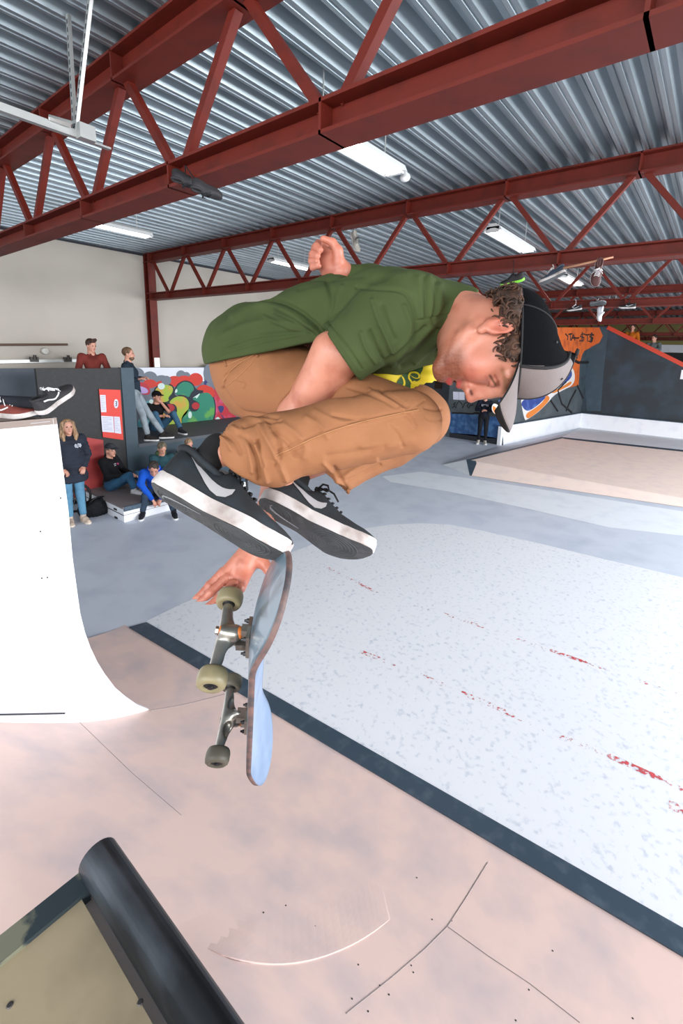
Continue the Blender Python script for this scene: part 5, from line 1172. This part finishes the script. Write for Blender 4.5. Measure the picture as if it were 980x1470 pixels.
cap_ = link_mesh('cap', c2w(np.array(Vb)), Fb_, None, rd, True, mats=[m_capb, m_capg])
mi = []; k = 0
for i in range(NT):
    th = 2 * math.pi * (i + .5) / NT; th = th - 2 * math.pi if th > math.pi else th
    for j in range(NP): mi.append(1 if fr(th, (j + .5) / NP) and (j + .5) / NP < .93 else 0)
cap_.data.polygons.foreach_set('material_index', np.array(mi, np.int32)); cap_.data.update()
# brim: arched, with a dark underside
q = MB(); V = []; nu, nv = 28, 12; th0 = 1.12
for side in (0, 1):
    for i in range(nu + 1):
        th = -th0 + 2 * th0 * i / nu
        for j in range(nv + 1):
            v = j / nv; x0_, y0_ = .0885 * math.sin(th), -.010 + .1105 * math.cos(th)
            x1_, y1_ = .088 * math.sin(th * 1.12) * 1.0, .040 + .132 * math.cos(th * .98) ** .55 if math.cos(th * .98) > 0 else .04
            x = x0_ + (x1_ - x0_) * v; y = y0_ + (y1_ - y0_) * v
            z = .040 + .018 * math.cos(th) + .026 * v - .022 * v ** 2 - (2.6 * x * x + 9 * abs(x) ** 3) * (v ** .8)
            V.append(c2w(hd(x, y, z - .0035 * side)))
m1 = nv + 1; off_ = (nu + 1) * m1
q.add(V, [(i * m1 + j, i * m1 + j + 1, (i + 1) * m1 + j + 1, (i + 1) * m1 + j) for i in range(nu) for j in range(nv)], 0)
n0 = 0
for i in range(nu):
    for j in range(nv): q.F.append((off_ + i * m1 + j, off_ + (i + 1) * m1 + j, off_ + (i + 1) * m1 + j + 1, off_ + i * m1 + j + 1)); q.I.append(1)
for i in range(nu): q.F.append((i * m1 + nv, off_ + i * m1 + nv, off_ + (i + 1) * m1 + nv, (i + 1) * m1 + nv)); q.I.append(1)
q.build('brim', [m_capg, m_brimu], cap_, smooth=True)
q = MB()
for th in (1.02, -1.02, 0, 2.1, -2.1, math.pi): q.tube([c2w(dome(th - .05 * p / 20 * (1 if th > 0 else -1) * (abs(th) < 1.1), p / 20 * .985, .0006)) for p in range(21)], .0016 if abs(th) != 1.02 else .0034, 5)
q.lathe([(.0, -.002), (.008, 0), (.006, .005), (0, .006)], c2w(dome(0, 1.0)), HRm[:, 2] @ M, n=14)
q.tube([c2w(dome(2 * math.pi * i / 60, .02, .0008)) for i in range(61)], .0018, 5)
q.build('piping', m_brimu, cap_, smooth=True)
q = MB()
for th, p in ((.5, .62), (-.5, .62), (1.55, .55), (-1.55, .55)): q.lathe([(.0025, 0), (.0025, .001), (.001, .0012)], c2w(dome(th, p, .0008)), (dome(th, p, .01) - dome(th, p)) @ M, n=10)
q.build('eyelets', m_brimu, cap_)

# ---- green t-shirt
m_shirt = mat('tshirt_green', (66, 78, 44), .85, c2=(56, 67, 38), scale=5, thr=(.42, .7), bump=.35, bscale=700, spec=.2)
F = Field(RLO, RHI, .0036)
F.chain([(cc(360, 512, 1.20), .116), (cc(450, 474, 1.15), .102), (cc(555, 460, 1.07), .108), (cc(600, 447, 1.04), .083)], .05)
F.chain([(cc(392, 492, 1.38), .112), (cc(470, 462, 1.34), .10), (cc(560, 452, 1.27), .112), (cc(605, 440, 1.25), .085)], .05)
F.cap(cc(352, 504, 1.28), cc(362, 490, 1.3), .116, .108, .04)
F.chain([(cc(620, 450, 1.10), .078), (cc(650, 458, 1.06), .072), (cc(680, 466, 1.03), .070)], .03)
F.cap(cc(400, 458, 1.25), cc(480, 425, 1.32), .05, .05, .05)
# slack front
F.chain([(cc(520, 500, 1.12), .050), (cc(560, 498, 1.12), .062), (cc(610, 492, 1.10), .055)], .03)
# far sleeve
F.chain([(cc(575, 422, 1.33), .070), (cc(530, 408, 1.46), .055), (cc(500, 404, 1.46), .044)], .03); F.cap(cc(500, 402, 1.46), cc(455, 418, 1.42), .040, .036, .03)
# near sleeve
nS = cc(486, 512, 1.015) - sR; nS /= np.linalg.norm(nS)
G1 = Field(RLO, RHI, .0036)
G1.chain([(sR + (-.005, .0, -.005), .080), (cc(548, 466, .99), .076), (cc(500, 500, 1.0), .066), (cc(470, 525, 1.01), .066)], .03)
hn = np.array([-.80, .55, .10]); G1.cut(cc(489, 508, 1.0), hn, .002)
G1.cap(cc(520, 485, 1.0), cc(440, 545, 1.03), .054, .054, .002, 's')
F.f = smooth_min(F.f, G1.f, .012)
# cut at the waist and at the neck opening
nh = np.cross(cc(305, 521, 1), cc(463, 489, 1)); nh = nh if nh[1] > 0 else -nh
F.cut((0, 0, 0), nh, .004, near=(cc(370, 520, 1.25), .33))
F.cap(hd(0, -.035, -.03), cc(664, 460, 1.06), .062, .062, .004, 's')
nk = np.cross(cc(682, 428, 1), cc(634, 522, 1)); nk = nk if nk[0] > 0 else -nk
F.cut((0, 0, 0), nk, .004, near=(cc(690, 465, 1.05), .20))
sh_str = [([(336, 455), (360, 438), (395, 440), (430, 458), (462, 482)], 6, 5), ([(360, 432), (392, 428), (425, 442), (450, 462), (466, 480)], 3.5, -5), ([(322, 480), (360, 462), (410, 462), (450, 470)], 5, 2.5), ([(320, 498), (365, 482), (415, 478), (445, 476)], 3, -2.2), ([(318, 508), (370, 492), (430, 480)], 2.2, 1.5),
          ([(395, 448), (425, 462), (452, 480)], 3, -3), ([(380, 455), (410, 470), (440, 478)], 3, 2), ([(470, 405), (478, 430), (474, 455), (466, 478)], 4, -3), ([(490, 412), (478, 445), (462, 470)], 4, 2),
          ([(512, 412), (540, 414), (575, 416), (588, 428), (596, 450), (598, 476), (590, 500), (570, 520)], 2.6, -2.6), ([(512, 416), (500, 430), (488, 445), (466, 468)], 2.5, -2.0),
          ([(534, 432), (542, 460), (552, 480), (562, 504)], 3, 4.0), ([(548, 440), (556, 465), (566, 486)], 4, -3), ([(518, 478), (524, 500), (538, 520)], 3, 3), ([(530, 476), (540, 500), (548, 515)], 3.5, -3.5), ([(580, 440), (590, 465), (584, 490), (566, 508)], 4, 3),
          ([(600, 400), (604, 430), (606, 455)], 4, 2.2), ([(616, 398), (620, 430), (617, 456)], 4, 2.2), ([(609, 398), (612, 430), (611, 455)], 3, -2), ([(632, 410), (632, 440), (624, 462)], 4, 2), ([(625, 404), (626, 440), (620, 458)], 3, -2),
          ([(600, 460), (640, 452), (668, 450)], 2, -1.6), ([(650, 428), (634, 450), (622, 462)], 3, -1.5), ([(618, 470), (590, 500), (562, 524)], 4, 3.0), ([(628, 474), (604, 504), (576, 526)], 3.2, -3.2), ([(638, 476), (618, 500), (596, 520)], 3.5, 2.5), ([(610, 470), (582, 498), (552, 520)], 3, -3),
          ([(655, 474), (640, 492), (628, 506)], 3, -2), ([(472, 462), (494, 490), (520, 530)], 1.3, -1.6), ([(469, 466), (490, 494), (515, 532)], 2.5, .8), ([(672, 424), (658, 445), (640, 478), (624, 512)], 2, -1.2), ([(430, 415), (480, 400), (520, 396)], 4, -1.5), ([(540, 395), (560, 392), (584, 395)], 6, 1.5)]
rmesh(F, 't_shirt', m_shirt, relax=4, strokes=[(a, w_, m_ * 1.7) for a, w_, m_ in sh_str], sub=True, disp=lambda V: vnoise(V, 32, 21) * .0022 + vnoise(V, 75, 22) * .0010)
# ---- yellow vest hanging below the shirt front, with green lettering
m_yel = mat('yellow_vest', (204, 182, 30), .7, bump=.2, bscale=500); m_grn = mat('vest_letters', (44, 74, 40), .8)
ol = [(528, 515), (560, 500), (622, 498), (640, 512), (652, 530), (662, 549), (640, 549), (625, 548), (600, 555), (585, 562), (562, 566), (540, 556)]
def vest(px, py, k=0.0):
    D = 1.115 + .00035 * (px - 590) + .012 * math.sin(px * .11) + .004 * math.sin(py * .3); return cc(px, py, D - k)
V = []; Fq = []; xs2 = np.linspace(526, 664, 48); ys2 = np.linspace(496, 568, 28)
PX = np.array([(x, y) for x in xs2 for y in ys2]); okk = inside(PX, ol).reshape(48, 28)
idm = {}
for sd in (0, 1):
    for i in range(48):
        for j in range(28):
            if okk[i, j]: idm[(sd, i, j)] = len(V); V.append(vest(xs2[i], ys2[j], -.004 * sd))
for i in range(47):
    for j in range(27):
        for sd in (0, 1):
            ks = [(sd, i, j), (sd, i, j + 1), (sd, i + 1, j + 1), (sd, i + 1, j)]
            ks = [k_ for k_ in ks if k_ in idm]
            if len(ks) >= 3: Fq.append(tuple(idm[k_] for k_ in (ks if sd == 0 else ks[::-1])))
vs = link_mesh('yellow_vest', c2w(np.array(V)), Fq, m_yel, rd, True)
def decal(nm, poly, m_, parent, k):
    lo_ = np.min(poly, 0); hi_ = np.max(poly, 0); gx = np.linspace(lo_[0], hi_[0], 44); gy = np.linspace(lo_[1], hi_[1], 44); ins = inside(np.array([(x, y) for x in gx for y in gy]), poly).reshape(44, 44)
    V = []; idq = {}; Fq = []
    for i in range(44):
        for j in range(44):
            if ins[i, j]: idq[(i, j)] = len(V); V.append(vest(gx[i], gy[j], k))
    for i in range(43):
        for j in range(43):
            ks = [idq[c_] for c_ in ((i, j), (i, j + 1), (i + 1, j + 1), (i + 1, j)) if c_ in idq]
            if len(ks) >= 3: Fq.append(tuple(ks))
    if V: return link_mesh(nm, c2w(np.array(V)), Fq, m_, parent, True)
ZV = lambda s: [(x / 8.1667 + 540, y / 8.1667 + 480) for x, y in s]
def rnd(s, it=2):
    s = [np.array(p, float) for p in s]
    for _ in range(it): s = [x for a, b in zip(s, s[1:] + s[:1]) for x in (a * .75 + b * .25, a * .25 + b * .75)]
    return s
decal('green_lettering', rnd(ZV([(400, 366), (560, 366), (540, 430), (515, 470), (525, 520), (480, 560), (430, 540), (400, 600), (410, 640), (320, 645), (240, 590), (240, 545), (310, 470)]), 1), m_grn, vs, .0022)
decal('yellow_stroke', rnd(ZV([(370, 470), (400, 432), (470, 430), (520, 470), (515, 515), (470, 525), (420, 505), (395, 470), (392, 510), (430, 560), (425, 610), (400, 560), (368, 515)]), 1), m_yel, vs, .0034)
decal('green_dot', rnd(ZV([(392, 468), (430, 450), (480, 462), (500, 492), (480, 515), (430, 500)]), 1), m_grn, vs, .0046)
decal('yellow_stroke', rnd(ZV([(285, 480), (318, 495), (345, 560), (335, 610), (300, 632), (275, 612), (310, 600), (322, 560), (305, 510)]), 1), m_yel, vs, .0034)

# ---- brown trousers
m_pant = mat('trousers_brown', (148, 100, 68), .8, c2=(128, 85, 55), scale=7, thr=(.42, .7), bump=.35, bscale=620, spec=.25)
F = Field(RLO, RHI, .0036)
F.ell(cc(372, 532, 1.25), (.125, .135, .14), None, .04); F.ell(cc(395, 525, 1.36), (.125, .13, .13), None, .05); F.cap(cc(366, 500, 1.22), cc(400, 488, 1.36), .10, .10, .05)
F.chain([(cc(388, 545, 1.22), .122), (cc(470, 575, 1.13), .095), (knR + (0, -.008, .02), .066)], .03)
F.chain([(cc(400, 525, 1.38), .12), (cc(500, 560, 1.28), .095), (cc(590, 590, 1.21), .075)], .03)
F.chain([(cc(602, 600, 1.215), .080), (cc(560, 634, 1.19), .066), (cc(500, 664, 1.16), .060), (cc(478, 682, 1.14), .058)], .015)
shin = Field(RLO, RHI, .0036)
shin.chain([(cc(588, 606, .985), .070), (cc(540, 612, .98), .072), (cc(480, 624, .965), .074), (cc(400, 642, .95), .070), (cc(352, 650, .945), .062)], .012)
shin.chain([(cc(352, 645, .945), .060), (cc(322, 650, .945), .052)], .02)
shin.cap(cc(395, 675, .93), cc(350, 668, .93), .030, .030, .03)
shin.cut(cc(322, 660, .93), (-.60, .80, .05), .006)
shin.cap(anR + (.03, -.02, 0), shR['o'] + shR['R'] @ np.array([.05, 0, .06]), .048, .048, .004, 's')
F.f = smooth_min(F.f, shin.f, .010)
# channel where the near arm passes between thigh and calf
F.cap(cc(455, 555, 1.03), elR, .042, .044, .006, 's'); F.cap(elR, midf, .044, .040, .006, 's'); F.cap(midf, wrR, .038, .03, .004, 's')
F.cut(cc(484, 690, 1.13), (-.62, .78, 0), .004, near=(cc(450, 700, 1.13), .085))
F.cap(anL + (.02, -.02, 0), oL + fx * .05 + uz * .05, .046, .046, .004, 's')
nt_ = np.cross(cc(305, 503, 1), cc(463, 472, 1)); nt_ = nt_ if nt_[1] < 0 else -nt_
F.cut((0, 0, 0), nt_, .01, near=(cc(370, 520, 1.25), .33))
pt_str = [([(600, 590), (560, 598), (500, 612), (450, 630), (425, 645), (395, 658)], 1.6, 1.6), ([(598, 586), (560, 593), (500, 607), (450, 625), (400, 646)], 1.4, -1.4),
          ([(440, 600), (462, 612), (470, 628)], 4, 2), ([(452, 590), (480, 604), (505, 610)], 4, 1.8), ([(478, 596), (500, 600), (524, 603)], 3, -1.8), ([(400, 606), (425, 622), (440, 640), (436, 655)], 5, 3), ([(392, 618), (414, 634), (424, 654)], 4, -3),
          ([(385, 605), (398, 625), (402, 648), (398, 668)], 4, -4), ([(372, 612), (388, 640), (402, 668), (410, 688)], 3.5, 5), ([(366, 640), (378, 664), (384, 690)], 3.5, 4.5), ([(370, 632), (372, 650), (378, 668)], 2.2, -5), ([(345, 622), (360, 636), (368, 660), (372, 690)], 4, -5), ([(335, 615), (352, 626), (358, 650), (362, 676)], 4, 4), ([(318, 622), (336, 632), (344, 650)], 4, -3.5), ([(306, 622), (322, 628), (332, 645)], 3, 3),
          ([(520, 640), (560, 640), (590, 632)], 6, 2), ([(470, 655), (510, 650), (550, 640)], 5, -1.8), ([(560, 612), (572, 625), (578, 640)], 3, -1.6), ([(578, 592), (590, 600), (596, 612)], 3, -2.0), ([(548, 562), (566, 572), (584, 584)], 3, -2.5), ([(530, 560), (560, 576), (580, 590)], 3, 2), ([(500, 556), (540, 568), (570, 585)], 3, -2),
          ([(608, 575), (600, 580), (592, 586)], 2, -1.2), ([(610, 585), (622, 588), (632, 588)], 2.5, -1.8), ([(612, 600), (622, 604), (634, 602)], 2.5, -1.4),
          ([(322, 540), (345, 520), (365, 505)], 1.2, -2.0), ([(322, 546), (346, 526), (370, 510)], 1.4, 1.2), ([(320, 560), (324, 545), (330, 538)], 1.3, -1.6), ([(320, 558), (345, 592), (372, 594), (398, 600)], 2.6, -2.4), ([(330, 590), (352, 598), (385, 606)], 3, 2.2), ([(340, 545), (352, 548), (350, 556)], 1.6, 1.5),
          ([(400, 494), (440, 489), (462, 492)], 1.3, 1.2), ([(400, 500), (440, 495), (464, 500)], 1.2, -1.4), ([(350, 612), (380, 602), (402, 606)], 3, -3), ([(500, 690), (520, 680), (545, 668)], 3, -2.5), ([(492, 685), (510, 672), (540, 660)], 3, 2.5), ([(480, 672), (492, 690), (500, 706)], 3, -3), ([(465, 665), (480, 680), (486, 700)], 3, 3)]
rmesh(F, 'trousers', m_pant, relax=4, strokes=[(a, w_, m_ * 1.7) for a, w_, m_ in pt_str], sub=True, disp=lambda V: vnoise(V, 30, 31) * .0024 + vnoise(V, 80, 32) * .0012)
tr_o = [o for o in rd.children if o.name.startswith('trousers')][0]
# side-seam stitching, belt loops
bpy.context.view_layer.update()
from mathutils.bvhtree import BVHTree
def bvh_of(o):
    me = o.data; wl = world_loc(o); return BVHTree.FromPolygons([tuple(np.array(v.co) + wl) for v in me.vertices], [tuple(p.vertices) for p in me.polygons])
bt = bvh_of(tr_o)
def hit(px, py, b=bt, lift=.0008):
    d = ray(px, py); d = d / np.linalg.norm(d); r = b.ray_cast(Vector(CAM), Vector(d), 5)
    if r[0] is None: return None
    return np.array(r[0]) - d * lift
def stitch(nm, poly, r_, m_, parent, n=16, b=bt):
    for _ in range(2):
        q_ = [np.array(p, float) for p in poly]; poly = [q_[0]] + [x for a, c in zip(q_[:-1], q_[1:]) for x in (a * .75 + c * .25, a * .25 + c * .75)] + [q_[-1]]
    pts = []
    for a, c in zip(poly[:-1], poly[1:]):
        for k in range(4):
            h_ = hit(*(np.array(a) * (1 - k / 4) + np.array(c) * k / 4), b=b)
            if h_ is not None and (not pts or np.linalg.norm(h_ - pts[-1]) < .03): pts.append(h_)
    if len(pts) > 2: q = MB(); q.tube(pts, r_, 5); return q.build(nm, m_, parent, smooth=True)
m_st = mat('stitching', (168, 118, 78), .8)
stitch('side_seam', [(602, 588), (560, 596), (500, 610), (450, 628), (425, 641), (395, 654)], .0011, m_st, tr_o)
stitch('pocket_seam', [(320, 548), (330, 532), (348, 518), (368, 507)], .0010, m_st, tr_o); stitch('pocket_seam', [(323, 556), (345, 538), (362, 520)], .0009, m_st, tr_o)
for lp in ([(319, 512), (325, 526)], [(361, 503), (370, 512)], [(442, 484), (444, 496)]): stitch('belt_loop', lp, .0035, m_pant, tr_o)
stitch('waistband_seam', [(326, 524), (362, 508), (400, 499), (440, 492), (460, 494)], .0010, m_st, tr_o)
# ---- socks, shoes
for an, o_, f_, u_ in ((anR, shR['o'], shR['R'][:, 0], shR['R'][:, 2]), (anL, oL, fx, uz)):
    F = Field(an - .2, an + .2, .004); F.chain([(an + u_ * .015, .034), (o_ + f_ * .058 + u_ * .098, .029), (o_ + f_ * .06 + u_ * .07, .021)], .008); rmesh(F, 'sock', mat('sock_black', (16, 15, 17), .9), relax=2)
cw = lambda v: np.asarray(v) @ M
sp = dict(upper=m_blk, solec=m_side, solebot=m_bot, tread=m_tread, logo=m_logo, lace=m_lace)
s1_, P1_, sy1 = make_shoe(c2w(shR['o']), cw(shR['R'][:, 0]), cw(shR['R'][:, 1]), cw(shR['R'][:, 2]), rd, name='shoe', label='nearer shoe, sole and heel towards the left', **sp)
s2_, P2_, sy2 = make_shoe(c2w(oL), cw(fx), cw(-lz), cw(uz), rd, name='shoe', label='farther shoe, toe pointing right', **sp)
for s_, P_ in ((s1_, P1_), (s2_, P2_)):     # pale logo lines let into the outsole near the heel
    q = MB(); V = []
    pth = [(.035, .018, .001), (.030, .012, .003), (.034, .004, .004), (.05, -.004, .0035), (.08, -.010, .0025), (.115, -.014, .0012)]
    for x, y, hw in pth: V += [P_(x, y - hw, -.0016), P_(x, y + hw, -.0016)]
    q.add(V, [(2 * i, 2 * i + 1, 2 * i + 3, 2 * i + 2) for i in range(len(pth) - 1)]); q.build('outsole_logo', mat('outsole_logo', (140, 146, 152), .6), s_)

# ================================================================== SHOES ON THE EXTENSION DECK (their wearer sits out of frame)
zt3 = ztop; sw = thing('person', (-3.42, -.25, zt3), 'person sitting on the white ramp extension, only outstretched shoes in view', 'person')
m_maroon = mat('suede_maroon', (122, 54, 46), .8, c2=(104, 44, 38), scale=20, bump=.3, bscale=400)
tA = on_z(50, 598, zt3 + .004); 
fa = np.array([.62, .78, 0.]); fa /= np.linalg.norm(fa)
fa = M[0] * 1.0; fa = np.array([fa[0], fa[1], 0]); fa /= np.linalg.norm(fa)
na = np.array([-fa[1], fa[0], 0.])
upv = np.array([0, 0, 1.])
zA = zt3 + .004; tA = on_z(52, 600.5, zA); tA[2] = zA
f1 = fa; l1 = np.cross(upv, f1)
make_shoe(tA - f1 * .30, f1, l1, upv, sw, m_maroon, m_side, m_bot, None, stripe=m_lacew, lace=m_lacew, label='maroon shoe with white side stripe')
ub = np.array([0, 0, 1.]) * .62 - fa * .78; fb = np.array([0, 0, 1.]) * .78 + fa * .62; hb_ = on_z(55, 596, zA + .01) + na * .10
fb2 = fa * .12 + upv * .42 + na * .90; fb2 /= np.linalg.norm(fb2); ub2 = upv - fb2 * (upv @ fb2); ub2 /= np.linalg.norm(ub2); lb2 = np.cross(ub2, fb2)
oB = on_z(40, 606, zA) + na * .10; oB[2] = zA + .02
make_shoe(oB, fb2, -lb2, ub2, sw, m_bk, m_side, m_bot, None, stripe=m_lacew, lace=m_lacew, label='black-toed shoe behind it')
for o_, f_, lw in ((tA - f1 * .25, f1, 1.0), (oB + fb2 * .05, fa, .72)):
    F = Field(o_ - 1.3, o_ + .3, .012); d = -fa
    F.chain([(o_ + (0, 0, .10 * lw ** 2), .045 * lw), (o_ + d * .4 + (0, 0, .10 * lw ** 2), .055 * lw), (o_ + d * .55 + (0, 0, .11), .065 * lw), (o_ + d * .95 + (0, 0, .14), .09)], .02); V, Q = F.mesh(2); link_mesh('trousers', V, Q, cloth((40, 42, 50)), sw, True)
F = Field(tA - (1.9, 1.9, .3), tA + (.3, .6, 1.2), .014); b0 = tA - fa * 1.25 + na * .06; F.chain([(b0 + (0, 0, .13), .14), (b0 + (0, 0, .35), .14), (b0 + (0, 0, .55) - fa * .05, .12)], .04)
F.cap(b0 + (0, 0, .52) + na * .17, b0 + (0, 0, .52) - na * .17, .07, .07, .03); F.chain([(b0 + (0, 0, .52) + na * .2, .055), (b0 + (0, 0, .28) + na * .28 - fa * .2, .045), (b0 + (0, 0, .06) + na * .25 - fa * .3, .04)], .02); F.chain([(b0 + (0, 0, .52) - na * .2, .055), (b0 + (0, 0, .28) - na * .28 - fa * .2, .045), (b0 + (0, 0, .06) - na * .25 - fa * .3, .04)], .02)
V, Q = F.mesh(2); link_mesh('jacket', V, Q, cloth((60, 60, 66)), sw, True)
F = Field(b0 - .3, b0 + (.3, .3, 1.1), .01); F.ell(b0 + (0, 0, .82), (.085, .08, .115)).cap(b0 + (0, 0, .55), b0 + (0, 0, .75), .06, .055, .03).cap(b0 + fa * .08 + (0, 0, .81), b0 + fa * .10 + (0, 0, .79), .012, .014, .02); V, Q = F.mesh(2); link_mesh('body', V, Q, m_skin, sw, True)
F = Field(b0 - .3, b0 + (.3, .3, 1.1), .01); F.ell(b0 - fa * .012 + (0, 0, .855), (.092, .088, .098)).cut(b0 + (0, 0, .84), fa - upv * .6); V, Q = F.mesh(2); link_mesh('hair', V, Q, mat('hair_60_46', (60, 46, 38), .7), sw, True)

# ================================================================== HANGING SHOES
def hang(px, py, plane_y, label, cA, cB=None, solec=None, f=(1, 0, 0), u=(0, 0, 1), pair=None, rope=True, top=None, scale=1.0, lacec=None, dx=0.0):
    c = on_y(px, py, plane_y); f = np.array(f, float); f /= np.linalg.norm(f); u = np.array(u, float); u -= f * (u @ f); u /= np.linalg.norm(u); l = np.cross(u, f); f, u, l = f * scale, u * scale, l * scale
    t = thing('hanging_shoe', c, label, 'shoe', 'shoes hung over the roof trusses')
    make_shoe(c - f * .15 - u * .04, f, l, u, t, cA, solec or m_side, m_bot, None, lace=lacec or m_lacew, stripe=cB)
    if top is not None:
        q = MB(); a = c - f * .15 - u * .04 + f * .12 + u * .115; q.tube([a, a * .5 + np.array(top) * .5 + (.01, 0, 0), top], .004, 5); q.build('lace_loop', lacec or m_lacew, t)
m_green = mat('neon_green', (134, 214, 66), .5); m_gry = mat('shoe_grey', (110, 112, 118), .7); m_navy = mat('shoe_navy', (58, 70, 86), .7); m_mar = mat('shoe_maroon', (70, 36, 34), .7)
def uof(y, py, px): return on_y(px, py, y)
hang(268, 260, 1.86, 'dark worn shoe hung on the beam nearest the camera, left one of two', m_bk, solec=m_bk, f=(.10, .95, -.25), u=(.3, -.3, -.9), scale=.66, top=on_y(266, 238, 1.88), lacec=m_lace)
hang(297, 274, 1.86, 'dark worn shoe hung on the beam nearest the camera, right one of two', m_bk, solec=m_bk, f=(.16, .92, -.28), u=(.3, -.3, -.9), scale=.66, top=on_y(266, 238, 1.88), lacec=m_lace)
hang(510, 347, 5.78, 'pale shoe wedged on a brace of the second truss, right of the raised fist', mat('shoe_sand', (150, 146, 136), .7), f=(.25, .2, -.95), u=(.9, -.3, 0), top=on_y(506, 335, 5.88), lacec=m_lace)
hang(735, 402, 5.82, 'black hanging shoe with a bright green sole', m_bk, solec=m_green, f=(-.95, .1, -.15), u=(.0, -.45, .9), top=on_y(736, 372, 5.84), lacec=m_lace)
hang(792, 396, 5.82, 'dark blue-grey shoe with a white sole, hung beside a wooden stick', m_navy, f=(-.9, .0, -.42), u=(-.3, .2, .9), top=on_y(793, 380, 5.84))
hang(857, 391, 5.82, 'maroon shoe hanging toe down from the second truss', m_mar, f=(-.1, .1, -1), u=(.3, -.9, .1), top=on_y(861, 375, 5.84))
hang(824, 443, 10.70, 'black shoe with white sole hung from the third truss, left of the grey one', m_bk, f=(-.98, .1, -.1), u=(0, -.2, 1), top=on_y(826, 430, 10.72), cB=m_lacew)
hang(858, 435, 10.70, 'grey shoe showing its pale sole, hung on the third truss', m_gry, solec=mat('sole_pale_grey', (170, 172, 176), .6), f=(.95, .1, .12), u=(0, .7, .5), top=on_y(859, 428, 10.72))
hang(861, 451, 10.70, 'white shoe dangling toe down below the grey one', mat('shoe_white', (206, 206, 212), .6), f=(.1, .2, -1), u=(.9, -.3, .1), top=on_y(858, 441, 10.72))
hang(900, 440, 10.70, 'black shoe with white sole hung in front of the far lamp', m_bk, f=(-.98, .1, .02), u=(0, -.1, 1), top=on_y(901, 428, 10.72), cB=m_lacew, lacec=m_lace)
q = MB(); q.tube([on_y(808, 385, 5.80), on_y(845, 377, 5.79), on_y(880, 369, 5.78)], [.012, .013, .010], 8); o = q.build('stick', mat('wood_stick', (190, 140, 110), .6), smooth=True); tag(o, 'thin wooden stick lying against the second truss lower beam among hung shoes', 'stick')
